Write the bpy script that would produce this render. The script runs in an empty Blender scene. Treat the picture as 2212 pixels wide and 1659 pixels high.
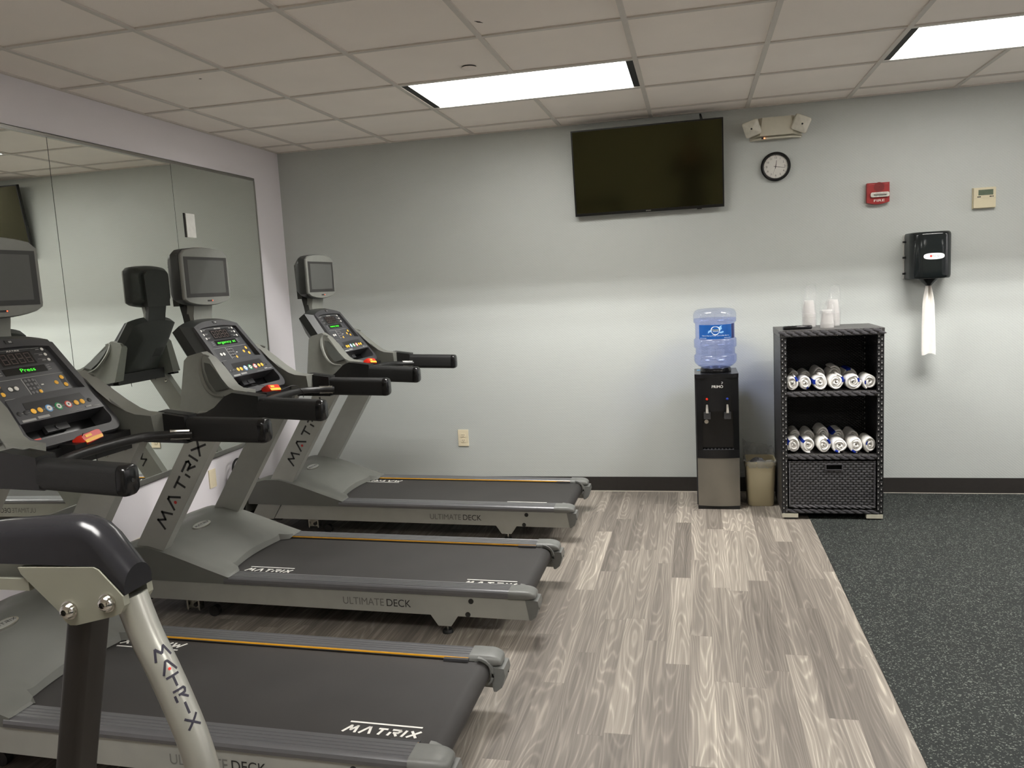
import bpy, bmesh, math, random
from mathutils import Vector, Matrix
random.seed(7)
PI = math.pi
SC = bpy.context.scene
COL = SC.collection

# ------------------------------------------------------------------ helpers
def lin(c):
    c = c / 255.0
    return c / 12.92 if c <= 0.04045 else ((c + 0.055) / 1.055) ** 2.4

def rgb(c):
    return (lin(c[0]), lin(c[1]), lin(c[2]), 1.0)

MATS = {}
def mat(name, c, rough=0.5, metal=0.0, spec=0.5, var=0.06, vs=40.0, bump=0.0, bs=300.0, emit=None, es=0.0, coat=0.0, trans=0.0, alpha=1.0, ior=1.45):
    """principled material with a small procedural colour / roughness variation and optional noise bump"""
    if name in MATS:
        return MATS[name]
    m = bpy.data.materials.new(name)
    m.use_nodes = True
    nt = m.node_tree
    b = nt.nodes['Principled BSDF']
    L = nt.links.new
    tc = nt.nodes.new('ShaderNodeTexCoord')
    n = nt.nodes.new('ShaderNodeTexNoise')
    n.inputs['Scale'].default_value = vs
    n.inputs['Detail'].default_value = 3
    L(tc.outputs['Object'], n.inputs['Vector'])
    r = nt.nodes.new('ShaderNodeValToRGB')
    base = rgb(c)
    r.color_ramp.elements[0].position = 0.3
    r.color_ramp.elements[1].position = 0.7
    r.color_ramp.elements[0].color = tuple(max(0, v * (1 - var)) for v in base[:3]) + (1,)
    r.color_ramp.elements[1].color = tuple(min(1, v * (1 + var)) for v in base[:3]) + (1,)
    L(n.outputs['Fac'], r.inputs['Fac'])
    L(r.outputs['Color'], b.inputs['Base Color'])
    b.inputs['Roughness'].default_value = rough
    b.inputs['Metallic'].default_value = metal
    b.inputs['Specular IOR Level'].default_value = spec
    b.inputs['IOR'].default_value = ior
    b.inputs['Coat Weight'].default_value = coat
    b.inputs['Coat Roughness'].default_value = 0.08
    b.inputs['Transmission Weight'].default_value = trans
    b.inputs['Alpha'].default_value = alpha
    if emit:
        b.inputs['Emission Color'].default_value = rgb(emit)
        b.inputs['Emission Strength'].default_value = es
    if bump > 0:
        n2 = nt.nodes.new('ShaderNodeTexNoise')
        n2.inputs['Scale'].default_value = bs
        n2.inputs['Detail'].default_value = 2
        L(tc.outputs['Object'], n2.inputs['Vector'])
        bp = nt.nodes.new('ShaderNodeBump')
        bp.inputs['Strength'].default_value = bump
        bp.inputs['Distance'].default_value = 0.002
        L(n2.outputs['Fac'], bp.inputs['Height'])
        L(bp.outputs['Normal'], b.inputs['Normal'])
    MATS[name] = m
    return m

def frames(path, up):
    """tangent frames along a polyline; (side, up) axes at each point"""
    out = []
    n = len(path)
    for i in range(n):
        a = path[max(i - 1, 0)]; b = path[min(i + 1, n - 1)]
        t = (b - a).normalized()
        s = t.cross(up)
        if s.length < 1e-6:
            s = t.cross(Vector((1, 0, 0)))
        s.normalize()
        u = s.cross(t).normalized()
        out.append((s, u))
    return out

def smooth_path(pts, n=8):
    """Catmull-Rom through the points"""
    P = [Vector(p) for p in pts]
    P = [P[0] * 2 - P[1]] + P + [P[-1] * 2 - P[-2]]
    out = []
    for i in range(1, len(P) - 2):
        for k in range(n):
            t = k / n
            a, b, c, d = P[i - 1], P[i], P[i + 1], P[i + 2]
            out.append(0.5 * ((2 * b) + (c - a) * t + (2 * a - 5 * b + 4 * c - d) * t * t + (3 * b - a - 3 * c + d) * t ** 3))
    out.append(P[-2].copy())
    return out

def rrect(w, h, r, n=4, cx=0, cy=0):
    """rounded rectangle outline, counter-clockwise"""
    out = []
    r = min(r, w / 2 - 1e-5, h / 2 - 1e-5)
    for (sx, sy, a0) in ((1, 1, 0), (-1, 1, 90), (-1, -1, 180), (1, -1, 270)):
        for k in range(n + 1):
            a = math.radians(a0 + 90 * k / n)
            out.append((cx + sx * (w / 2 - r) + r * math.cos(a), cy + sy * (h / 2 - r) + r * math.sin(a)))
    return out

class G:
    """collects shapes that become ONE mesh object"""
    def __init__(s, M=None):
        s.bm = bmesh.new()
        s.M = M          # optional placement matrix applied to every added shape
        s.mi = 0         # material slot for new faces
    def _v(s, p):
        p = Vector(p)
        if s.M: p = s.M @ p
        return s.bm.verts.new(p)
    def face(s, vs):
        try:
            f = s.bm.faces.new(vs); f.material_index = s.mi; f.smooth = True
            return f
        except ValueError:
            return None
    def quad(s, *pts):
        return s.face([s._v(p) for p in pts])
    def loft(s, rings, closed=True, cap=(True, True)):
        R = [[s._v(p) for p in r] for r in rings]
        n = len(R[0])
        fs = []
        for a, b in zip(R[:-1], R[1:]):
            for i in range(n if closed else n - 1):
                j = (i + 1) % n
                fs.append(s.face([a[i], a[j], b[j], b[i]]))
        if cap[0]: fs.append(s.face(R[0][::-1]))
        if cap[1]: fs.append(s.face(R[-1]))
        return fs
    def _bevel(s, faces, bev, seg=2, ang=0.6):
        if bev <= 0: return
        es = set()
        for f in faces:
            if f is None: continue
            for e in f.edges:
                if len(e.link_faces) == 2 and e.calc_face_angle(0) > ang:
                    es.add(e)
        if es:
            bmesh.ops.bevel(s.bm, geom=list(es), offset=bev, segments=seg, profile=0.5, affect='EDGES', clamp_overlap=True, material=-1)
    def box(s, x0, x1, y0, y1, z0, z1, bev=0.0, seg=2):
        r0 = [(x0, y0, z0), (x1, y0, z0), (x1, y1, z0), (x0, y1, z0)]
        r1 = [(x, y, z1) for x, y, _ in r0]
        fs = s.loft([r0, r1])
        s._bevel(fs, bev, seg)
        return s
    def prism(s, poly, axis, a, b, bev=0.0, seg=2):
        """polygon in the other two axes extruded along axis from a to b ('y': poly is x,z; 'x': y,z; 'z': x,y)"""
        f = {'y': lambda p, t: (p[0], t, p[1]), 'x': lambda p, t: (t, p[0], p[1]), 'z': lambda p, t: (p[0], p[1], t)}[axis]
        fs = s.loft([[f(p, a) for p in poly], [f(p, b) for p in poly]])
        s._bevel([q for q in fs], bev, seg)
        return s
    def tube(s, path, r, n=10, up=(0, 0, 1), cap=True):
        path = [Vector(p) for p in path]
        fr = frames(path, Vector(up))
        rings = []
        for i, p in enumerate(path):
            rr = r[i] if isinstance(r, (list, tuple)) else r
            S, U = fr[i]
            rings.append([p + (S * math.cos(2 * PI * k / n) + U * math.sin(2 * PI * k / n)) * rr for k in range(n)])
        s.loft(rings, cap=(cap, cap))
        return s
    def sweep(s, path, prof, up=(0, 0, 1), scale=None, cap=True):
        """prof: closed outline (side, up)"""
        path = [Vector(p) for p in path]
        fr = frames(path, Vector(up))
        rings = []
        for i, p in enumerate(path):
            k = scale[i] if scale else 1.0
            S, U = fr[i]
            rings.append([p + S * (a * k) + U * (b * k) for a, b in prof])
        s.loft(rings, cap=(cap, cap))
        return s
    def lathe(s, prof, n=24, c=(0, 0, 0), ax='z', sx=1.0, sy=1.0):
        """prof (radius, height) pairs"""
        rings = []
        for r, h in prof:
            ring = []
            for k in range(n):
                a = 2 * PI * k / n
                u, v = r * math.cos(a) * sx, r * math.sin(a) * sy
                p = {'z': (u, v, h), 'y': (u, -h, v), 'x': (h, u, v), '-y': (u, h, -v)}[ax]
                ring.append((p[0] + c[0], p[1] + c[1], p[2] + c[2]))
            rings.append(ring)
        s.loft(rings)
        return s
    def cyl(s, p0, p1, r, n=16, r1=None):
        s.tube([p0, p1], [r, r if r1 is None else r1], n=n, up=(0.13, 0.57, 0.81))
        return s
    def disc(s, c, r, nrm=(0, -1, 0), n=20, t=0.001, sx=1.0, sy=1.0, ux=None):
        """thin disc lying on a surface, facing nrm, thickness t"""
        N = Vector(nrm).normalized()
        U = Vector(ux).normalized() if ux else N.orthogonal().normalized()
        V = N.cross(U)
        c = Vector(c)
        rg = lambda k: [c + N * k + (U * math.cos(2 * PI * i / n) * sx + V * math.sin(2 * PI * i / n) * sy) * r for i in range(n)]
        s.loft([rg(0), rg(t)])
        return s
    def strokes(s, lines, w, O, U, V, N, t=0.0008):
        """polyline strokes of width w drawn in the plane O,U,V and raised by t along N"""
        O, U, V, N = Vector(O), Vector(U), Vector(V), Vector(N)
        for ln in lines:
            n = len(ln)
            for i in range(n - 1):
                a = Vector((ln[i][0], ln[i][1], 0)); b = Vector((ln[i + 1][0], ln[i + 1][1], 0))
                d = (b - a)
                if d.length < 1e-9: continue
                d.normalize(); q = Vector((-d.y, d.x, 0)) * (w / 2)
                e0 = d * (w / 2 if i > 0 else 0); e1 = d * (w / 2 if i < n - 2 else 0)
                pts = [a - e0 + q, a - e0 - q, b + e1 - q, b + e1 + q]
                P = [O + U * p.x + V * p.y for p in pts]
                s.loft([[p for p in P], [p + N * t for p in P]])
        return s
    def obj(s, name, m, parent=None, ang=35, loc=None, flip=True):
        me = bpy.data.meshes.new(name)
        bmesh.ops.remove_doubles(s.bm, verts=s.bm.verts, dist=1e-6)
        if flip:
            bmesh.ops.recalc_face_normals(s.bm, faces=s.bm.faces)
        s.bm.to_mesh(me); s.bm.free()
        for mm in (m if isinstance(m, (list, tuple)) else [m]):
            me.materials.append(mm)
        try:
            me.set_sharp_from_angle(angle=math.radians(ang))
        except Exception:
            pass
        o = bpy.data.objects.new(name, me)
        COL.objects.link(o)
        if parent: o.parent = parent
        if loc: o.location = loc
        return o

def tag(o, label, cat, group=None):
    o['label'] = label; o['category'] = cat
    if group: o['group'] = group
    return o

def thing(name, label, cat, loc=(0, 0, 0), group=None):
    o = bpy.data.objects.new(name, None)
    o.empty_display_size = 0.05
    COL.objects.link(o)
    o.location = loc
    return tag(o, label, cat, group)

def struct(o):
    o['kind'] = 'structure'
    return o

def dup(o, parent=None):
    c = o.copy(); COL.objects.link(c)
    if parent is not None: c.parent = parent
    for ch in list(o.children):
        dup(ch, c)
    return c

_txt = {}
def text_mesh(name, s, size, m, parent, O, U, V, N, t=0.0006, align='CENTER', squash=1.0, fit=None):
    """lettering: font outline turned into a thin mesh lying on plane O,U,V"""
    cu = bpy.data.curves.new('lettering', 'FONT')
    cu.body = s; cu.size = size; cu.align_x = align; cu.align_y = 'CENTER'; cu.extrude = 0.0
    to = bpy.data.objects.new('lettering', cu)
    COL.objects.link(to)
    dg = bpy.context.evaluated_depsgraph_get(); dg.update()
    me0 = bpy.data.meshes.new_from_object(to.evaluated_get(dg))
    bpy.data.objects.remove(to); bpy.data.curves.remove(cu)
    O, U, V, N = Vector(O), Vector(U).normalized(), Vector(V).normalized(), Vector(N).normalized()
    if fit and len(me0.vertices):
        xs = [v.co.x for v in me0.vertices]
        squash = fit / (max(xs) - min(xs))
    bm = bmesh.new(); bm.from_mesh(me0); bpy.data.meshes.remove(me0)
    for v in bm.verts:
        p = v.co.copy()
        v.co = O + U * (p.x * squash) + V * p.y + N * t
    me = bpy.data.meshes.new(name); bm.to_mesh(me); bm.free()
    me.materials.append(m)
    o = bpy.data.objects.new(name, me); COL.objects.link(o)
    if parent: o.parent = parent
    return o

# letter strokes of the wide sans wordmark, each in a unit box (width, strokes)
WM = {
 'M': (1.25, [[(0.0, 0), (0.30, 1), (0.62, 0.42), (0.95, 1), (1.25, 0)]]),
 'A': (1.05, [[(0.0, 0), (0.45, 1), (0.60, 1), (1.05, 0)]]),
 'T': (0.95, [[(0, 0.93), (0.95, 0.93)], [(0.47, 0.93), (0.47, 0)]]),
 'R': (0.95, [[(0.02, 0), (0.02, 0.55)], [(0.02, 0.93), (0.80, 0.93), (0.92, 0.78), (0.80, 0.50), (0.30, 0.50)], [(0.45, 0.50), (0.92, 0)]]),
 'I': (0.10, [[(0.05, 0), (0.05, 1)]]),
 'X': (0.95, [[(0, 0), (0.95, 1)], [(0, 1), (0.95, 0)]]),
}
def wordmark(g, O, U, V, N, h, w=None, dot=None, stack=False, step=1.5, t=0.0008, slant=0.12, wide=1.0):
    """MATRIX in strokes; O start (left baseline), h letter height; returns dot centre under the A"""
    O, U, V, N = Vector(O), Vector(U).normalized(), Vector(V).normalized(), Vector(N).normalized()
    w = w or h * 0.17
    x = 0.0; k = 0; dc = None
    for ch in 'MATRIX':
        cw, ls = WM[ch]
        if stack:
            off = O - V * (k * step * h) - U * (cw * h * wide / 2)
        else:
            off = O + U * x
        g.strokes([[(p[0] * h * wide + (p[1] * h * slant), p[1] * h) for p in l] for l in ls], w, off, U, V, N, t)
        if ch == 'A':
            dc = off + U * (0.525 * h * wide) + V * (0.25 * h)
        x += (cw * wide + 0.42) * h; k += 1
    return dc
def wm_width(h, wide=1.0):
    return sum(WM[c][0] * wide + 0.42 for c in 'MATRIX') * h - 0.42 * h

# ------------------------------------------------------------------ room constants (metres)
W_R, Y_F, H = 7.7, -7.5, 2.538
GX0, GY0, GT = 0.2875, -0.2624, 0.6096

# ------------------------------------------------------------------ procedural surface materials
def node_mat(name):
    m = bpy.data.materials.new(name); m.use_nodes = True
    nt = m.node_tree
    return m, nt, nt.nodes['Principled BSDF'], nt.nodes.new, nt.links.new

def mathn(nt, op, a, b=None, c=None):
    n = nt.nodes.new('ShaderNodeMath'); n.operation = op
    for i, v in enumerate((a, b, c)):
        if v is None: continue
        if isinstance(v, (int, float)): n.inputs[i].default_value = v
        else: nt.links.new(v, n.inputs[i])
    return n.outputs[0]

def wall_mat(name, c, weave=True):
    m, nt, b, N, L = node_mat(name)
    tc = N('ShaderNodeTexCoord')
    nz = N('ShaderNodeTexNoise'); nz.inputs['Scale'].default_value = 1.3; nz.inputs['Detail'].default_value = 3
    L(tc.outputs['Object'], nz.inputs['Vector'])
    r = N('ShaderNodeValToRGB'); k = rgb(c)
    r.color_ramp.elements[0].color = tuple(v * 0.97 for v in k[:3]) + (1,)
    r.color_ramp.elements[1].color = tuple(v * 1.03 for v in k[:3]) + (1,)
    L(nz.outputs['Fac'], r.inputs['Fac']); L(r.outputs['Color'], b.inputs['Base Color'])
    b.inputs['Roughness'].default_value = 0.42
    b.inputs['Specular IOR Level'].default_value = 0.35
    sp = N('ShaderNodeSeparateXYZ'); L(tc.outputs['Object'], sp.inputs[0])
    n2 = N('ShaderNodeTexNoise'); n2.inputs['Scale'].default_value = 160; n2.inputs['Detail'].default_value = 2
    L(tc.outputs['Object'], n2.inputs['Vector'])
    bp = N('ShaderNodeBump'); bp.inputs['Distance'].default_value = 0.0016
    if weave:
        # embossed basket weave: rows of short lens-shaped bumps, every other row shifted
        px, pz = 0.020, 0.0085
        row = mathn(nt, 'FLOOR', mathn(nt, 'DIVIDE', sp.outputs['Z'], pz))
        sh = mathn(nt, 'MULTIPLY', mathn(nt, 'MODULO', row, 2.0), 0.5)
        u = mathn(nt, 'FRACT', mathn(nt, 'ADD', mathn(nt, 'DIVIDE', sp.outputs['X'], px), sh))
        v = mathn(nt, 'FRACT', mathn(nt, 'DIVIDE', sp.outputs['Z'], pz))
        bu = mathn(nt, 'SINE', mathn(nt, 'MULTIPLY', u, PI)); bv = mathn(nt, 'SINE', mathn(nt, 'MULTIPLY', v, PI))
        h = mathn(nt, 'ADD', mathn(nt, 'MULTIPLY', bu, bv), mathn(nt, 'MULTIPLY', n2.outputs['Fac'], 0.8))
        L(h, bp.inputs['Height']); bp.inputs['Strength'].default_value = 0.32
    else:
        L(n2.outputs['Fac'], bp.inputs['Height']); bp.inputs['Strength'].default_value = 0.3
    L(bp.outputs['Normal'], b.inputs['Normal'])
    return m

def wood_mat():
    m, nt, b, N, L = node_mat('grey_wood_vinyl')
    tc = N('ShaderNodeTexCoord'); sp = N('ShaderNodeSeparateXYZ'); L(tc.outputs['Object'], sp.inputs[0])
    X, Y = sp.outputs['X'], sp.outputs['Y']
    PW, PL = 0.0915, 0.914
    row = mathn(nt, 'FLOOR', mathn(nt, 'DIVIDE', X, PW))
    wn = N('ShaderNodeTexWhiteNoise'); wn.noise_dimensions = '1D'; L(row, wn.inputs['W'])
    yy = mathn(nt, 'ADD', mathn(nt, 'DIVIDE', Y, PL), mathn(nt, 'MULTIPLY', wn.outputs['Value'], 7.0))
    pl = mathn(nt, 'FLOOR', yy)
    cid = N('ShaderNodeCombineXYZ'); L(row, cid.inputs[0]); L(pl, cid.inputs[1])
    wn2 = N('ShaderNodeTexWhiteNoise'); wn2.noise_dimensions = '3D'; L(cid.outputs[0], wn2.inputs['Vector'])
    rid = mathn(nt, 'MULTIPLY', wn2.outputs['Value'], 53.0)
    # ring field: slow noise stretched along the board -> cathedral figure
    fu = mathn(nt, 'SUBTRACT', mathn(nt, 'FRACT', mathn(nt, 'DIVIDE', X, PW)), 0.5)
    cx = mathn(nt, 'MULTIPLY', fu, 0.75)
    cv = N('ShaderNodeCombineXYZ'); L(cx, cv.inputs[0]); L(mathn(nt, 'MULTIPLY', Y, 0.95), cv.inputs[1]); L(rid, cv.inputs[2])
    nz = N('ShaderNodeTexNoise'); nz.inputs['Scale'].default_value = 1.25; nz.inputs['Detail'].default_value = 2.4; nz.inputs['Roughness'].default_value = 0.26
    L(cv.outputs[0], nz.inputs['Vector'])
    fld = mathn(nt, 'ADD', nz.outputs['Fac'], mathn(nt, 'MULTIPLY', mathn(nt, 'MULTIPLY', fu, fu), 0.55))
    ring = mathn(nt, 'SINE', mathn(nt, 'MULTIPLY', fld, 100.0))
    ring = mathn(nt, 'MULTIPLY_ADD', ring, 0.5, 0.5)
    ring = mathn(nt, 'POWER', ring, 3.6)
    # fine grain streaks
    cv2 = N('ShaderNodeCombineXYZ'); L(mathn(nt, 'MULTIPLY', X, 150.0), cv2.inputs[0]); L(mathn(nt, 'MULTIPLY', Y, 3.0), cv2.inputs[1]); L(rid, cv2.inputs[2])
    n3 = N('ShaderNodeTexNoise'); n3.inputs['Scale'].default_value = 1.0; n3.inputs['Detail'].default_value = 4
    L(cv2.outputs[0], n3.inputs['Vector'])
    # broad streaks
    cv3 = N('ShaderNodeCombineXYZ'); L(mathn(nt, 'MULTIPLY', X, 34.0), cv3.inputs[0]); L(mathn(nt, 'MULTIPLY', Y, 0.7), cv3.inputs[1]); L(rid, cv3.inputs[2])
    n4 = N('ShaderNodeTexNoise'); n4.inputs['Scale'].default_value = 1.0; n4.inputs['Detail'].default_value = 2
    L(cv3.outputs[0], n4.inputs['Vector'])
    tone = mathn(nt, 'MULTIPLY', ring, 0.18)
    tone = mathn(nt, 'ADD', tone, mathn(nt, 'MULTIPLY', n3.outputs['Fac'], 0.52))
    tone = mathn(nt, 'ADD', tone, mathn(nt, 'MULTIPLY', n4.outputs['Fac'], 0.62))
    tone = mathn(nt, 'ADD', tone, mathn(nt, 'MULTIPLY', wn2.outputs['Value'], 0.36))
    tone = mathn(nt, 'SUBTRACT', tone, 0.35)
    r = N('ShaderNodeValToRGB')
    els = r.color_ramp.elements
    els[0].position = 0.05; els[0].color = rgb((88, 82, 76))
    els[1].position = 0.95; els[1].color = rgb((198, 190, 176))
    e = els.new(0.40); e.color = rgb((119, 112, 104))
    e = els.new(0.66); e.color = rgb((149, 141, 131))
    L(tone, r.inputs['Fac'])
    # plank joints
    fx = mathn(nt, 'FRACT', mathn(nt, 'DIVIDE', X, PW)); fy = mathn(nt, 'FRACT', yy)
    jx = mathn(nt, 'LESS_THAN', fx, 0.012); jy = mathn(nt, 'LESS_THAN', fy, 0.0022)
    j = mathn(nt, 'MULTIPLY', mathn(nt, 'MAXIMUM', jx, jy), 0.35)
    mx = N('ShaderNodeMix'); mx.data_type = 'RGBA'; L(j, mx.inputs['Factor']); L(r.outputs['Color'], mx.inputs['A']); mx.inputs['B'].default_value = rgb((84, 76, 72))
    L(mx.outputs['Result'], b.inputs['Base Color'])
    b.inputs['Roughness'].default_value = 0.52
    b.inputs['Specular IOR Level'].default_value = 0.35
    bp = N('ShaderNodeBump'); bp.inputs['Strength'].default_value = 0.12; bp.inputs['Distance'].default_value = 0.001
    L(n3.outputs['Fac'], bp.inputs['Height']); L(bp.outputs['Normal'], b.inputs['Normal'])
    return m

def rubber_mat():
    m, nt, b, N, L = node_mat('flecked_rubber')
    tc = N('ShaderNodeTexCoord')
    v = N('ShaderNodeTexVoronoi'); v.inputs['Scale'].default_value = 230; v.inputs['Randomness'].default_value = 1.0
    L(tc.outputs['Object'], v.inputs['Vector'])
    nz = N('ShaderNodeTexNoise'); nz.inputs['Scale'].default_value = 120; nz.inputs['Detail'].default_value = 3
    L(tc.outputs['Object'], nz.inputs['Vector'])
    sp = N('ShaderNodeSeparateColor'); L(v.outputs['Color'], sp.inputs[0])
    fl = mathn(nt, 'GREATER_THAN', sp.outputs[0], 0.80)
    fl = mathn(nt, 'MULTIPLY', fl, mathn(nt, 'GREATER_THAN', nz.outputs['Fac'], 0.44))
    big = N('ShaderNodeTexNoise'); big.inputs['Scale'].default_value = 26; big.inputs['Detail'].default_value = 4
    L(tc.outputs['Object'], big.inputs['Vector'])
    r = N('ShaderNodeValToRGB'); r.color_ramp.elements[0].position = 0.3; r.color_ramp.elements[1].position = 0.7
    r.color_ramp.elements[0].color = rgb((21, 24, 23)); r.color_ramp.elements[1].color = rgb((29, 33, 31))
    L(big.outputs['Fac'], r.inputs['Fac'])
    r2 = N('ShaderNodeValToRGB'); r2.color_ramp.elements[0].color = rgb((56, 62, 58)); r2.color_ramp.elements[1].color = rgb((112, 116, 109))
    L(sp.outputs[1], r2.inputs['Fac'])
    mx = N('ShaderNodeMix'); mx.data_type = 'RGBA'; L(fl, mx.inputs['Factor']); L(r.outputs['Color'], mx.inputs['A']); L(r2.outputs['Color'], mx.inputs['B'])
    L(mx.outputs['Result'], b.inputs['Base Color'])
    b.inputs['Roughness'].default_value = 0.75; b.inputs['Specular IOR Level'].default_value = 0.3
    bp = N('ShaderNodeBump'); bp.inputs['Strength'].default_value = 0.3; bp.inputs['Distance'].default_value = 0.001
    L(nz.outputs['Fac'], bp.inputs['Height']); L(bp.outputs['Normal'], b.inputs['Normal'])
    return m

# ------------------------------------------------------------------ setting
M_back = wall_mat('wall_paint_back', (184, 188, 185))
M_left = wall_mat('wall_paint_left', (226, 222, 226), weave=False)
M_rear = wall_mat('wall_paint_rear', (232, 228, 212))
M_tile = mat('ceiling_tile', (250, 242, 234), 0.9, var=0.02, vs=3.0, bump=0.25, bs=260)
M_grid = mat('ceiling_grid', (212, 206, 198), 0.55, var=0.02)
M_base = mat('black_vinyl_base', (44, 41, 39), 0.45)
M_caulk = mat('base_caulk', (196, 190, 178), 0.7)

g = G(); g.box(-0.2, 3.624, Y_F, 0.0, -0.1, 0.0); struct(g.obj('floor', wood_mat()))
g = G(); g.box(3.624, W_R + 0.2, Y_F, 0.0, -0.1, 0.003); struct(g.obj('floor_rubber', rubber_mat()))
g = G(); g.box(-0.2, W_R + 0.2, 0.0, 0.15, -0.1, H + 0.3); struct(g.obj('wall_back', M_back))
g = G(); g.box(-0.2, 0.0, Y_F, 0.0, -0.1, H + 0.3); struct(g.obj('wall_left', M_left))
g = G(); g.box(W_R, W_R + 0.2, Y_F, 0.0, -0.1, H + 0.3); struct(g.obj('wall_right', M_left))
g = G(); g.box(-0.2, W_R + 0.2, Y_F - 0.15, Y_F, -0.1, H + 0.3); struct(g.obj('wall_front', M_rear))

LIGHTS = []
for c in (2, 6):
    for r0 in (-1.4816, -5.1392):
        LIGHTS.append((GX0 + GT * c, GX0 + GT * (c + 2), r0, r0 + GT))
LIGHTS += [(GX0 + GT * 10, GX0 + GT * 12, -1.4816, -1.4816 + GT), (GX0 + GT * 10, GX0 + GT * 12, -5.1392, -5.1392 + GT)]
LIGHTS = [l for l in LIGHTS if l[1] < W_R - 0.02]

# ceiling: lay-in tiles between T bars; tiles where a light sits are left open
g = G()
def in_light(x, y):
    return any(a - 0.01 < x < b + 0.01 and c - 0.01 < y < d + 0.01 for a, b, c, d in LIGHTS)
xs = [0.0] + [GX0 + GT * i for i in range(0, 13)] + [W_R]
ys = [0.0] + [GY0 - GT * j for j in range(0, 14) if GY0 - GT * j > Y_F + 0.02] + [Y_F]
for i in range(len(xs) - 1):
    for j in range(len(ys) - 1):
        cx, cy = (xs[i] + xs[i + 1]) / 2, (ys[j] + ys[j + 1]) / 2
        if in_light(cx, cy): continue
        g.box(xs[i], xs[i + 1], ys[j + 1], ys[j], H + 0.006, H + 0.02)
g.mi = 1
for i, x in enumerate(xs[1:-1]):
    segs = [(Y_F, 0.0)]
    for a, b, c, d in LIGHTS:
        if a + 0.01 < x < b - 0.01:
            segs = [q for s0, s1 in segs for q in ((s0, min(s1, c)), (max(s0, d), s1)) if q[1] > q[0]]
    for s0, s1 in segs:
        g.box(x - 0.012, x + 0.012, s0, s1, H - 0.0015, H + 0.0055)
for y in ys[1:-1]:
    # cross tees stop at the light openings
    segs = [(0.0, W_R)]
    for a, b, c, d in LIGHTS:
        if c + 0.01 < y < d - 0.01:
            segs = [q for s0, s1 in segs for q in ((s0, min(s1, a)), (max(s0, b), s1)) if q[1] > q[0]]
    for s0, s1 in segs:
        g.box(s0, s1, y - 0.012, y + 0.012, H - 0.0005, H + 0.0055)
# wall angle
g.box(0, 0.02, Y_F, 0, H - 0.001, H + 0.006); g.box(0, W_R, -0.02, 0, H - 0.001, H + 0.006)
# nicks in the tiles
g.mi = 2
for (x, y, a, l) in ((2.16, -2.27, 0.9, 0.045), (0.79, -2.08, 0.08, 0.05), (0.70, -1.98, 0.3, 0.015)):
    d = Vector((math.cos(a), math.sin(a), 0)); q = Vector((-d.y, d.x, 0))
    c0 = Vector((x, y, H + 0.0052))
    g.loft([[c0 + d * l / 2, c0 + q * 0.007, c0 - d * l / 2, c0 - q * 0.006], [c0 + d * l / 2 + Vector((0, 0, .001)), c0 + q * 0.007 + Vector((0, 0, .001)), c0 - d * l / 2 + Vector((0, 0, .001)), c0 - q * 0.006 + Vector((0, 0, .001))]])
M_nick = mat('tile_nick', (58, 50, 42), 0.9)
struct(g.obj('ceiling', [M_tile, M_grid, M_nick]))
g = G(); g.box(-0.2, W_R + 0.2, Y_F, 0.15, H + 0.18, H + 0.3); struct(g.obj('ceiling_slab', M_tile))

for nm, a in (('baseboard_back', (0.0, W_R, -0.006, 0.0)), ('baseboard_left', (0.0, 0.006, Y_F, -0.006))):
    g = G()
    g.box(a[0], a[1], a[2], a[3], 0.006, 0.105, 0.002)
    g.mi = 1
    g.box(a[0], a[1] + (0.003 if nm.endswith('left') else 0), a[2] - (0.003 if nm.endswith('back') else 0), a[3], 0.0, 0.006)
    struct(g.obj(nm, [M_base, M_caulk]))

# ------------------------------------------------------------------ ceiling lights (recessed 2 x 4 troffers)
LENS_E = 3.6
M_lens = bpy.data.materials.new('light_lens'); M_lens.use_nodes = True
nt = M_lens.node_tree; nt.nodes.remove(nt.nodes['Principled BSDF'])
_e = nt.nodes.new('ShaderNodeEmission'); _e.inputs['Color'].default_value = rgb((255, 252, 246)); _e.inputs['Strength'].default_value = 2.2
_n = nt.nodes.new('ShaderNodeTexNoise'); _n.inputs['Scale'].default_value = 90
_m = nt.nodes.new('ShaderNodeMath'); _m.operation = 'MULTIPLY_ADD'; _m.inputs[1].default_value = 0.3; _m.inputs[2].default_value = LENS_E
nt.links.new(_n.outputs['Fac'], _m.inputs[0]); nt.links.new(_m.outputs[0], _e.inputs['Strength'])
_t = nt.nodes.new('ShaderNodeBsdfTransparent'); _t.inputs['Color'].default_value = (0.92, 0.92, 0.92, 1)
_a = nt.nodes.new('ShaderNodeAddShader'); nt.links.new(_e.outputs[0], _a.inputs[0]); nt.links.new(_t.outputs[0], _a.inputs[1])
nt.links.new(_a.outputs[0], nt.nodes['Material Output'].inputs['Surface'])
M_dark = mat('light_end_dark', (20, 18, 16), 0.6)
M_white = mat('white_enamel', (225, 222, 215), 0.4)
lamp_labels = {
 0: 'white lit rectangular ceiling light above the treadmills, nearer the television',
 1: 'white lit rectangular ceiling light behind the camera over the treadmill side',
 2: 'white lit rectangular ceiling light cut off by the upper right of the photo',
 3: 'white lit rectangular ceiling light behind the camera over the rubber floor',
 4: 'white lit rectangular ceiling light by the right wall, near the back wall',
 5: 'white lit rectangular ceiling light by the right wall, behind the camera'}
LAMP_W = 10.0
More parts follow.
